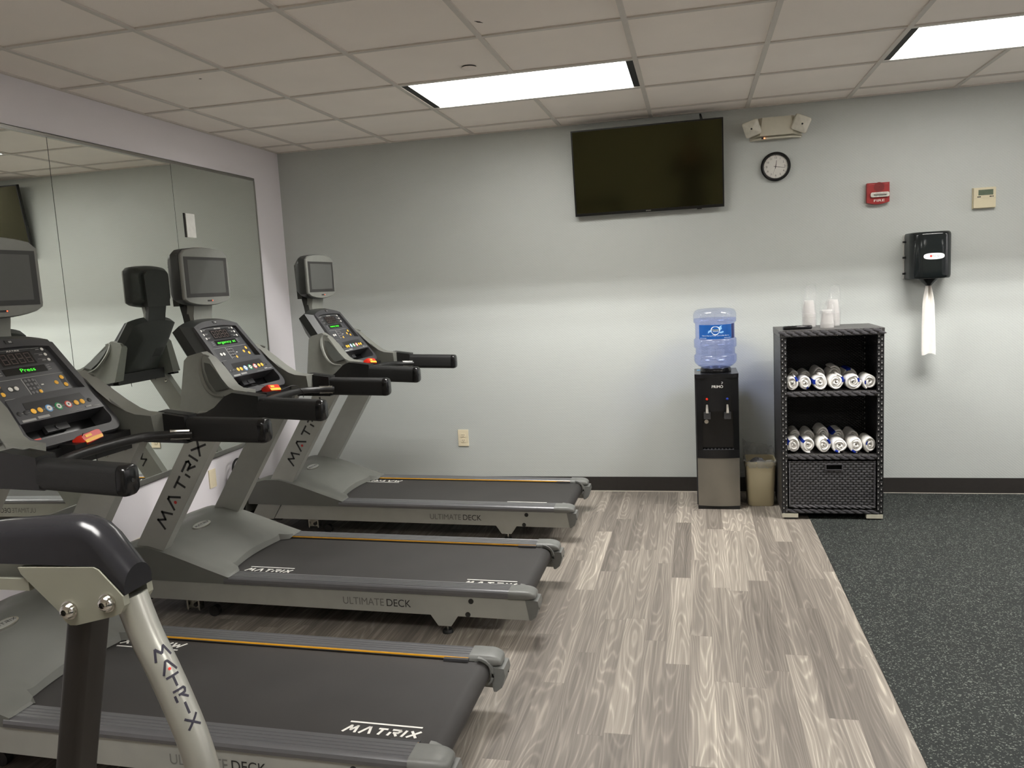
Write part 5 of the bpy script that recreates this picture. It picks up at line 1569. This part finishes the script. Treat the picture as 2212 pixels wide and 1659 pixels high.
for name, z, row, sd, sp in (('upper', SH[0] + 0.0005, row1, 20, [(0.955, 0.990), (0.80, 0.83), (0.76, 0.79), (0.93, 0.965), (0.70, 0.735), (0.64, 0.67)]), ('lower', SH[1] + 0.0005, row2, 60, [(0.93, 0.965), (0.87, 0.90), (0.95, 0.985), (0.97, 0.999), (0.96, 0.99), (0.60, 0.635)])):
    for k, (x, w_, h_) in enumerate(row):
        towel('white rolled towel, %s at the front of the %s wicker shelf' % (words[k], name), x, CY0 + 0.028 + 0.006 * (k % 2), z, w_, h_, 0.155, 0.04 if k else 0.0, sd + k, [sp[k]], 'rolled towels on the %s shelf' % name)
    for k, (x, w_, h_) in enumerate(row[:-1]):
        x2 = x + 0.030 - 0.004 * k
        towel('white rolled towel, %s in the back row of the %s wicker shelf' % (['leftmost', 'second from left', 'middle one', 'second from right', 'rightmost'][k], name), x2, CY0 + 0.205 + 0.004 * (k % 2), z, w_ * 1.0, h_ * 1.06 + (0.022 if k in (2, 3) else 0.010), 0.165, 0.03, sd + 20 + k, [(0.86, 0.90)] if (name == 'lower' and k >= 3) or (name == 'upper' and k == 4) else [], 'rolled towels on the %s shelf' % name)

# ------------------------------------------------------------------ bagged cups and remote on top of the shelf
M_cup = thin_mat('clear_cup', (246, 246, 246), rough=0.15, diff=0.42, dcol=(252, 250, 248))
M_bag = thin_mat('cup_bag', (250, 250, 250), rough=0.12, diff=0.10, dcol=(250, 250, 250), noise=0.12)
TOPZ = 1.1375
def cups(x, y, n, word, z_bag, lean, lbl):
    r0, r1, hc, pit = 0.0275, 0.0365, 0.085, 0.0075
    first = None
    for k in range(n):
        if first is None:
            g = G()
            g.lathe([(0.0005, hc), (r0, hc), (r0 + 0.001, hc - 0.004), (r1, 0.006), (r1 + 0.0022, 0.005), (r1 + 0.0022, 0.0), (r1 - 0.0008, 0.0), (r0 - 0.0006, hc - 0.006), (0.0005, hc - 0.0025)], 22)
            first = g.obj('plastic_cup', M_cup, None, ang=40)
            o = first
        else:
            o = first.copy(); COL.objects.link(o)
        o.location = (x + lean * k * pit, y, TOPZ + 0.001 + k * pit)
        tag(o, lbl, 'cup', 'cups in the %s bag' % word)
def cup_bag(x, y, zt, lbl, seed, wtop):
    rnd = random.Random(seed)
    g = G(); rings = []
    hs = [0.0, 0.012, 0.05, 0.10, (zt - TOPZ) * 0.55, (zt - TOPZ) * 0.70, (zt - TOPZ) * 0.85, zt - TOPZ]
    for q, h_ in enumerate(hs):
        k = 1.0 if h_ < (zt - TOPZ) * 0.58 else 1.0 - (1 - wtop) * ((h_ / (zt - TOPZ) - 0.58) / 0.42)
        rings.append([(0.0415 * k * (1 + 0.07 * math.sin(5 * a + q) + 0.03 * rnd.uniform(-1, 1)) * math.cos(a) + (0.012 * (h_ / 0.25) if h_ > 0.16 else 0), 0.0415 * k * (0.92 + 0.06 * math.sin(4 * a + q * 2)) * math.sin(a) * (1 if q < 6 else 0.5), h_ + 0.0008 + (0.008 * math.sin(2 * a) if q == len(hs) - 1 else 0)) for a in [2 * PI * i / 28 for i in range(28)]])
    g.loft(rings, cap=(True, False))
    o = g.obj('cup_bag', M_bag, None, ang=50, loc=(x, y, TOPZ)); tag(o, lbl, 'plastic bag', 'cup bags on top of the shelf')
for x, y, n, wd, zt, ln, sd, wt in ((3.664, -0.315, 11, 'left', 1.398, 0.0, 3, 0.62), (3.748, -0.46, 4, 'middle', 1.292, 0.0, 8, 0.95), (3.806, -0.30, 11, 'right', 1.385, 0.0, 5, 0.6)):
    cups(x, y, n, wd, zt, ln, 'clear plastic cup nested in the %s bag on the wicker shelf' % wd)
    cup_bag(x, y, zt, 'clear plastic bag round the %s stack of cups on the wicker shelf' % wd, sd, wt)
t = thing('remote_control', 'black remote control lying on top of the wicker shelf', 'remote control', (3.572, -0.515, TOPZ))
t.rotation_euler = (0, 0, 0.16)
g = G(); g.sweep([(-0.082, 0, 0.011), (-0.078, 0, 0.011), (0.078, 0, 0.011), (0.082, 0, 0.011)], rrect(0.042, 0.022, 0.009, 4), scale=[0.8, 1.0, 1.0, 0.8]); rc_ = g.obj('remote_body', M_gloss, t, ang=50)
for k in range(5):
    g = G(); g.lathe([(0.005, 0.021), (0.005, 0.0232), (0.0005, 0.0236)], 12, (-0.05 + k * 0.022, 0, 0)); g.obj('remote_button', M_char, t)

# patterned bag behind the uprights
M_pat, nt, b_, N_, L_ = node_mat('patterned_cloth')
tc = N_('ShaderNodeTexCoord'); vo = N_('ShaderNodeTexVoronoi'); vo.inputs['Scale'].default_value = 16; L_(tc.outputs['Object'], vo.inputs['Vector'])
sc_ = N_('ShaderNodeSeparateColor'); L_(vo.outputs['Color'], sc_.inputs[0])
r_ = N_('ShaderNodeValToRGB'); r_.color_ramp.interpolation = 'CONSTANT'
r_.color_ramp.elements[0].color = rgb((18, 17, 22)); r_.color_ramp.elements[1].position = 0.55; r_.color_ramp.elements[1].color = rgb((150, 138, 122))
e_ = r_.color_ramp.elements.new(0.8); e_.color = rgb((92, 88, 100))
L_(sc_.outputs[0], r_.inputs['Fac']); L_(r_.outputs['Color'], b_.inputs['Base Color']); b_.inputs['Roughness'].default_value = 0.8
t = thing('tote_bag', 'dark bag with beige pattern on the floor behind the treadmill uprights', 'bag', (0.092, -0.98, 0.0))
g = G(); random.seed(3)
rg_ = []
for z, k in ((0.0, 0.9), (0.02, 1.0), (0.12, 1.02), (0.22, 0.95), (0.31, 0.84), (0.36, 0.7)):
    rg_.append([(x * k * 0.95 + random.uniform(-.006, .006), y * k + random.uniform(-.008, .008), z) for x, y in rrect(0.13, 0.30, 0.05, 4)])
g.loft(rg_); g.obj('bag_body', M_pat, t, ang=60)
for s in (-1, 1):
    g = G(); g.tube(smooth_path([(s * 0.03, -0.07, 0.355), (s * 0.035, -0.05, 0.43), (s * 0.035, 0.0, 0.46), (s * 0.035, 0.05, 0.43), (s * 0.03, 0.07, 0.355)], 6), 0.007, 8); g.obj('bag_handle', M_cord, t)

# ------------------------------------------------------------------ exercise machine in the foreground
M_frame = mat('machine_silver', (170, 170, 162), 0.30, 0.55, var=0.02, vs=12)
M_plate_ = mat('machine_plate', (150, 150, 136), 0.38, 0.35, var=0.02, vs=12)
M_arm = mat('machine_arm_black', (36, 36, 39), 0.20, 0.1, var=0.04)
M_post = mat('machine_post_black', (38, 35, 32), 0.4, 0.1, var=0.04)
M_navy = mat('navy_print', (44, 42, 54), 0.5, var=0.02)
YP = -4.545
t = thing('exercise_machine', 'silver tube and black arm of an exercise machine in the left foreground', 'exercise machine', (2.07, YP, 0.0))
ox = 2.07
# D-section arm cover: flat sides, rounded top, thinner towards the bent end (bottom point, top point pairs)
secs = [((1.32, 1.098), (1.32, 1.140)), ((1.70, 1.110), (1.70, 1.156)), ((1.90, 1.1125), (1.90, 1.168)), ((1.96, 1.113), (1.955, 1.1745)), ((2.05, 1.113), (2.042, 1.1815)), ((2.10, 1.113), (2.078, 1.1825)), ((2.112, 1.113), (2.094, 1.1805)), ((2.119, 1.1128), (2.112, 1.1735)), ((2.126, 1.1120), (2.130, 1.159)), ((2.146, 1.0915), (2.149, 1.133)), ((2.165, 1.0710), (2.167, 1.109))]
rings = []
for (bx, bz), (tx_, tz) in secs:
    B_ = Vector((bx - ox, 0, bz)); U = Vector((tx_ - bx, 0, tz - bz)); hh = U.length; U.normalize()
    sd_ = max(0.010, hh - 0.030); ar = hh - sd_
    ring = [B_ + Vector((0, -0.030, 0)), B_ + Vector((0, 0.030, 0)), B_ + Vector((0, 0.030, 0)) + U * sd_]
    ring += [B_ + Vector((0, 0.030 * math.cos(PI * k / 12), 0)) + U * (sd_ + ar * math.sin(PI * k / 12)) for k in range(1, 12)]
    ring += [B_ + Vector((0, -0.030, 0)) + U * sd_]
    rings.append(ring)
g = G(); g.loft(rings); g.obj('arm_cover', M_arm, t, ang=35)
g = G()
pl = [(1.986, 1.1085), (2.118, 1.1125), (2.126, 1.109), (2.163, 1.070), (2.164, 1.056), (2.156, 1.044), (2.142, 1.0385), (2.078, 1.0225), (2.066, 1.022), (2.056, 1.030), (2.052, 1.040), (1.990, 1.0985)]
g.prism([(x - ox, z) for x, z in pl], 'y', -0.032, -0.020, 0.003, 2); pt = g.obj('side_plate', M_plate_, t, ang=30)
g = G(); g.prism([(x - ox, z) for x, z in pl], 'y', 0.020, 0.032, 0.003, 2); g.obj('side_plate', M_plate_, t, ang=30)
g = G(); g.box(1.50 - ox, 2.0 - ox, -0.030, 0.030, 1.072, 1.090, 0.004); g.obj('arm_beam', M_plate_, t)
for bx, bz in ((2.069, 1.046), (2.136, 1.060)):
    g = G(); yb = -0.032
    g.lathe([(0.0142, 0.0), (0.0142, 0.0018), (0.0122, 0.002), (0.0118, 0.005), (0.0100, 0.009), (0.0072, 0.0118), (0.0046, 0.0126), (0.0044, 0.008), (0.0005, 0.008)], 28, (bx - ox, yb, bz), 'y')
    bo = g.obj('bolt', M_chrome, t, ang=30)
    g = G(); g.disc((bx - ox, yb - 0.0081, bz), 0.0042, (0, -1, 0), 6, 0.0004); g.obj('hex_socket', M_ink, bo)
g = G()
pd = Vector((-0.056, 0, -0.246)).normalized()
p0 = Vector((0.010, 0, 1.060))
pth = [p0, p0 + pd * 0.30, p0 + pd * 0.7, Vector((p0.x + pd.x * 1.0, 0, 0.045))]
g.sweep(pth, rrect(0.040, 0.054, 0.010, 4), up=(0, 1, 0))
g.obj('post', M_post, t, ang=40)
g = G()
tc_ = [(2.1665, 1.068), (2.189, 1.012), (2.209, 0.965), (2.231, 0.908), (2.250, 0.850), (2.263, 0.79), (2.275, 0.70), (2.290, 0.5), (2.305, 0.25), (2.315, 0.05)]
tc_ = [tc_[0]] + [(2.981 - (2.981 - x) * 1.0261, 1.489 - (1.489 - z) * 1.0261) for x, z in tc_[1:]]
tc_[0] = (2.150, 1.058)
tp_ = smooth_path([(x - ox, 0, z) for x, z in tc_], 6)
g.tube(tp_, 0.0235, 28, up=(0, 1, 0)); tb = g.obj('frame_tube', M_frame, t, ang=50)
# stacked lettering running down the tube, wrapped on its surface
seg = [(Vector((a[0] - ox, 0, a[1])), Vector((b[0] - ox, 0, b[1]))) for a, b in zip(tc_[:-1], tc_[1:])]
def at_len(s_):
    acc = 0
    for a, b in zip(tp_[:-1], tp_[1:]):
        L2 = (b - a).length
        if acc + L2 >= s_: return a + (b - a) * ((s_ - acc) / L2), (b - a).normalized()
        acc += L2
    return tp_[-1], (tp_[-1] - tp_[-2]).normalized()
hL = 0.0175; facing = 0.55
cam_side = Vector((0.896, -0.432, 0)).normalized()
for k, ch in enumerate('MATRIX'):
    cw, ls = WM[ch]
    s_ = 0.104 + k * 0.0222
    p, T = at_len(s_)
    up_ = -T
    n0 = (cam_side - T * cam_side.dot(T)).normalized()
    side = n0.cross(up_); 
    if side.x < 0: side = -side
    wide = 1.15
    g = G()
    for ln in ls:
        for (a, b) in zip(ln[:-1], ln[1:]):
            for q in range(4):
                f0, f1 = q / 4, (q + 1) / 4
                pa = ((a[0] + (b[0] - a[0]) * f0 - cw / 2) * hL * wide, (a[1] + (b[1] - a[1]) * f0) * hL); pb_ = ((a[0] + (b[0] - a[0]) * f1 - cw / 2) * hL * wide, (a[1] + (b[1] - a[1]) * f1) * hL)
                d = Vector((pb_[0] - pa[0], pb_[1] - pa[1])).normalized(); e = Vector((-d.y, d.x)) * 0.0017
                quad = [(pa[0] - d.x * 0.0004 + e.x, pa[1] - d.y * 0.0004 + e.y), (pa[0] - d.x * 0.0004 - e.x, pa[1] - d.y * 0.0004 - e.y), (pb_[0] + d.x * 0.0004 - e.x, pb_[1] + d.y * 0.0004 - e.y), (pb_[0] + d.x * 0.0004 + e.x, pb_[1] + d.y * 0.0004 + e.y)]
                def wrap(u, v, r_):
                    an = u / 0.0235
                    return p + up_ * v + (n0 * math.cos(an) + side * math.sin(an)) * r_
                g.loft([[wrap(u, v, 0.0234) for u, v in quad], [wrap(u, v, 0.02395) for u, v in quad]])
    g.obj('tube_lettering', M_navy, tb)
    if ch == 'A':
        g = G(); g.disc(p + up_ * 0.005 + n0 * 0.0234, 0.0022, n0, 12, 0.0008); g.obj('red_dot', M_red, tb)
# ground frame so the machine stands by itself
g = G(); g.box(-0.75, 0.30, -0.035, 0.035, 0.02, 0.07, 0.008); g.box(0.22, 0.29, -0.25, 0.25, 0.012, 0.06, 0.01); g.box(-0.75, -0.68, -0.25, 0.25, 0.012, 0.06, 0.01); g.box(-0.74, -0.69, -0.025, 0.025, 0.06, 1.10, 0.008)
g.obj('base_frame', M_post, t)
for x in (0.255, -0.715):
    for y in (-0.22, 0.22):
        g = G(); g.lathe([(0.028, 0.0), (0.028, 0.012), (0.02, 0.016), (0.001, 0.016)], 18, (x, y, 0)); g.obj('foot_pad', M_black, t)

# ------------------------------------------------------------------ the person taking the photo (seen only as a dark reflection in the television)
def skin_mesh(name, verts, edges, m, parent, sub=2):
    """verts: name -> (x, y, z, radius); first vertex is the root"""
    names = list(verts)
    me = bpy.data.meshes.new(name)
    me.from_pydata([verts[n][:3] for n in names], [(names.index(a), names.index(b)) for a, b in edges], [])
    o = bpy.data.objects.new(name, me); COL.objects.link(o)
    o.modifiers.new('skin', 'SKIN')
    if not me.skin_vertices:
        bpy.context.view_layer.objects.active = o
        bpy.ops.mesh.customdata_skin_add()
    for i, n in enumerate(names):
        r = verts[n][3]
        me.skin_vertices[0].data[i].radius = (r, r) if not isinstance(r, tuple) else r
    me.skin_vertices[0].data[0].use_root = True
    o.modifiers['skin'].use_smooth_shade = True
    ss = o.modifiers.new('sub', 'SUBSURF'); ss.levels = sub; ss.render_levels = sub
    dg = bpy.context.evaluated_depsgraph_get(); dg.update()
    me2 = bpy.data.meshes.new_from_object(o.evaluated_get(dg))
    bpy.data.objects.remove(o); bpy.data.meshes.remove(me)
    me2.name = name; me2.materials.clear(); me2.materials.append(m)
    for p in me2.polygons: p.use_smooth = True
    o2 = bpy.data.objects.new(name, me2); COL.objects.link(o2)
    if parent: o2.parent = parent
    return o2
M_skin = mat('skin', (176, 132, 108), 0.5, var=0.05)
M_shirt = mat('dark_shirt', (26, 27, 32), 0.85, var=0.1, bump=0.2, bs=400)
M_trs = mat('dark_trousers', (30, 32, 40), 0.85, var=0.1, bump=0.2, bs=400)
M_hair = mat('dark_hair', (28, 22, 18), 0.55, var=0.2, vs=120)
t = thing('person', 'person in dark shirt holding up a phone, reflected in the television', 'person', (2.985, -6.00, 0.0))
B_ = {'pelvis': (0, 0, 0.95, (0.135, 0.10)), 'waist': (0, 0, 1.10, (0.120, 0.09)), 'chest': (0, -0.005, 1.30, (0.150, 0.105)), 'neckb': (0, -0.01, 1.445, 0.075), 'neck': (0, 0.01, 1.515, 0.056), 'skull': (0, 0.030, 1.615, (0.078, 0.092)), 'crown': (0, 0.018, 1.688, (0.062, 0.074)), 'nose': (0, 0.125, 1.600, 0.013)}
E_ = [('pelvis', 'waist'), ('waist', 'chest'), ('chest', 'neckb'), ('neckb', 'neck'), ('neck', 'skull'), ('skull', 'crown'), ('skull', 'nose')]
for s, k in ((-1, 'l'), (1, 'r')):
    B_.update({k + 'sh': (s * 0.175, -0.005, 1.405, 0.062), k + 'el': (s * 0.265, 0.085, 1.165, 0.044), k + 'wr': (s * 0.125, 0.335, 1.385, 0.030), k + 'pa': (s * 0.095, 0.398, 1.440, (0.034, 0.018)),
               k + 'hip': (s * 0.092, 0, 0.87, 0.088), k + 'kn': (s * 0.105, 0.02, 0.49, 0.060), k + 'an': (s * 0.110, -0.02, 0.095, 0.040), k + 'to': (s * 0.125, 0.135, 0.045, 0.036)})
    E_ += [('chest', k + 'sh'), (k + 'sh', k + 'el'), (k + 'el', k + 'wr'), (k + 'wr', k + 'pa'), ('pelvis', k + 'hip'), (k + 'hip', k + 'kn'), (k + 'kn', k + 'an'), (k + 'an', k + 'to')]
    for f in range(4):
        dz = 0.028 - f * 0.019; ln = (0.94, 1.0, 0.96, 0.8)[f]
        B_[k + 'f%da' % f] = (s * (0.090 + 0.004 * f), 0.424, 1.462 + dz, 0.0095)
        B_[k + 'f%db' % f] = (s * (0.090 - 0.012 * ln), 0.448, 1.470 + dz, 0.0088)
        B_[k + 'f%dc' % f] = (s * (0.090 - 0.040 * ln), 0.4525, 1.472 + dz, 0.0080)
        E_ += [(k + 'pa', k + 'f%da' % f), (k + 'f%da' % f, k + 'f%db' % f), (k + 'f%db' % f, k + 'f%dc' % f)]
    B_[k + 'ta'] = (s * 0.072, 0.400, 1.478, 0.0115); B_[k + 'tb'] = (s * 0.045, 0.414, 1.500, 0.0095)
    E_ += [(k + 'pa', k + 'ta'), (k + 'ta', k + 'tb')]
bo = skin_mesh('body', B_, E_, M_skin, t)
sh = {'waist': (0, 0, 1.08, (0.138, 0.108)), 'low': (0, 0, 0.93, (0.150, 0.118)), 'chest': (0, -0.005, 1.30, (0.166, 0.120)), 'nb': (0, -0.012, 1.43, 0.088)}
se = [('waist', 'low'), ('waist', 'chest'), ('chest', 'nb')]
for s, k in ((-1, 'l'), (1, 'r')):
    sh.update({k + 'sh': (s * 0.178, -0.005, 1.405, 0.076), k + 'el': (s * 0.265, 0.085, 1.165, 0.060), k + 'cu': (s * 0.165, 0.27, 1.325, 0.046)})
    se += [('chest', k + 'sh'), (k + 'sh', k + 'el'), (k + 'el', k + 'cu')]
skin_mesh('shirt', sh, se, M_shirt, t)
tr_ = {'p': (0, 0, 0.94, (0.146, 0.114))}; te = []
for s, k in ((-1, 'l'), (1, 'r')):
    tr_.update({k + 'h': (s * 0.094, 0, 0.86, 0.102), k + 'k': (s * 0.107, 0.018, 0.49, 0.078), k + 'a': (s * 0.112, -0.018, 0.10, 0.066)})
    te += [('p', k + 'h'), (k + 'h', k + 'k'), (k + 'k', k + 'a')]
skin_mesh('trousers', tr_, te, M_trs, t)
for s in (-1, 1):
    g = G(); g.loft([[(s * 0.120 + x, 0.045 + y, z) for x, y in rrect(0.098 * k, 0.275 * k, 0.045, 5)] for z, k in ((0.0, 0.98), (0.02, 1.0), (0.055, 0.93), (0.085, 0.62))]); g.obj('shoe', M_black, t, ang=60)
    g = G(); g.lathe([(0.0005, -0.011), (0.007, -0.009), (0.0115, 0.0), (0.007, 0.009), (0.0005, 0.011)], 14, (s * 0.032, 0.112, 1.632)); g.obj('eye', M_wht, t)
    g = G(); g.lathe([(0.0005, -0.026), (0.011, -0.02), (0.014, 0.0), (0.012, 0.02), (0.0005, 0.028)], 12, (s * 0.082, 0.022, 1.612), sx=0.5, sy=1.0); g.obj('ear', M_skin, t)
g = G(); g.tube([(-0.024, 0.112, 1.560), (0.0, 0.119, 1.557), (0.024, 0.112, 1.560)], [0.003, 0.0055, 0.003], 8); g.obj('mouth', mat('lips', (150, 84, 78), 0.5), t)
g = G()
g.lathe([(0.0005, 0.118), (0.045, 0.108), (0.078, 0.078), (0.093, 0.035), (0.094, -0.01), (0.086, -0.05), (0.07, -0.065), (0.0005, -0.06)], 24, (0, 0.004, 1.640), sx=0.94, sy=1.06); g.obj('hair', M_hair, t)
tp = thing('phone', 'dark phone held up by the person taking the photo', 'phone', (2.985, -5.562, 1.478))
g = G(); g.box(-0.076, 0.076, -0.004, 0.004, -0.037, 0.037, 0.003); g.obj('phone_body', M_gloss, tp)
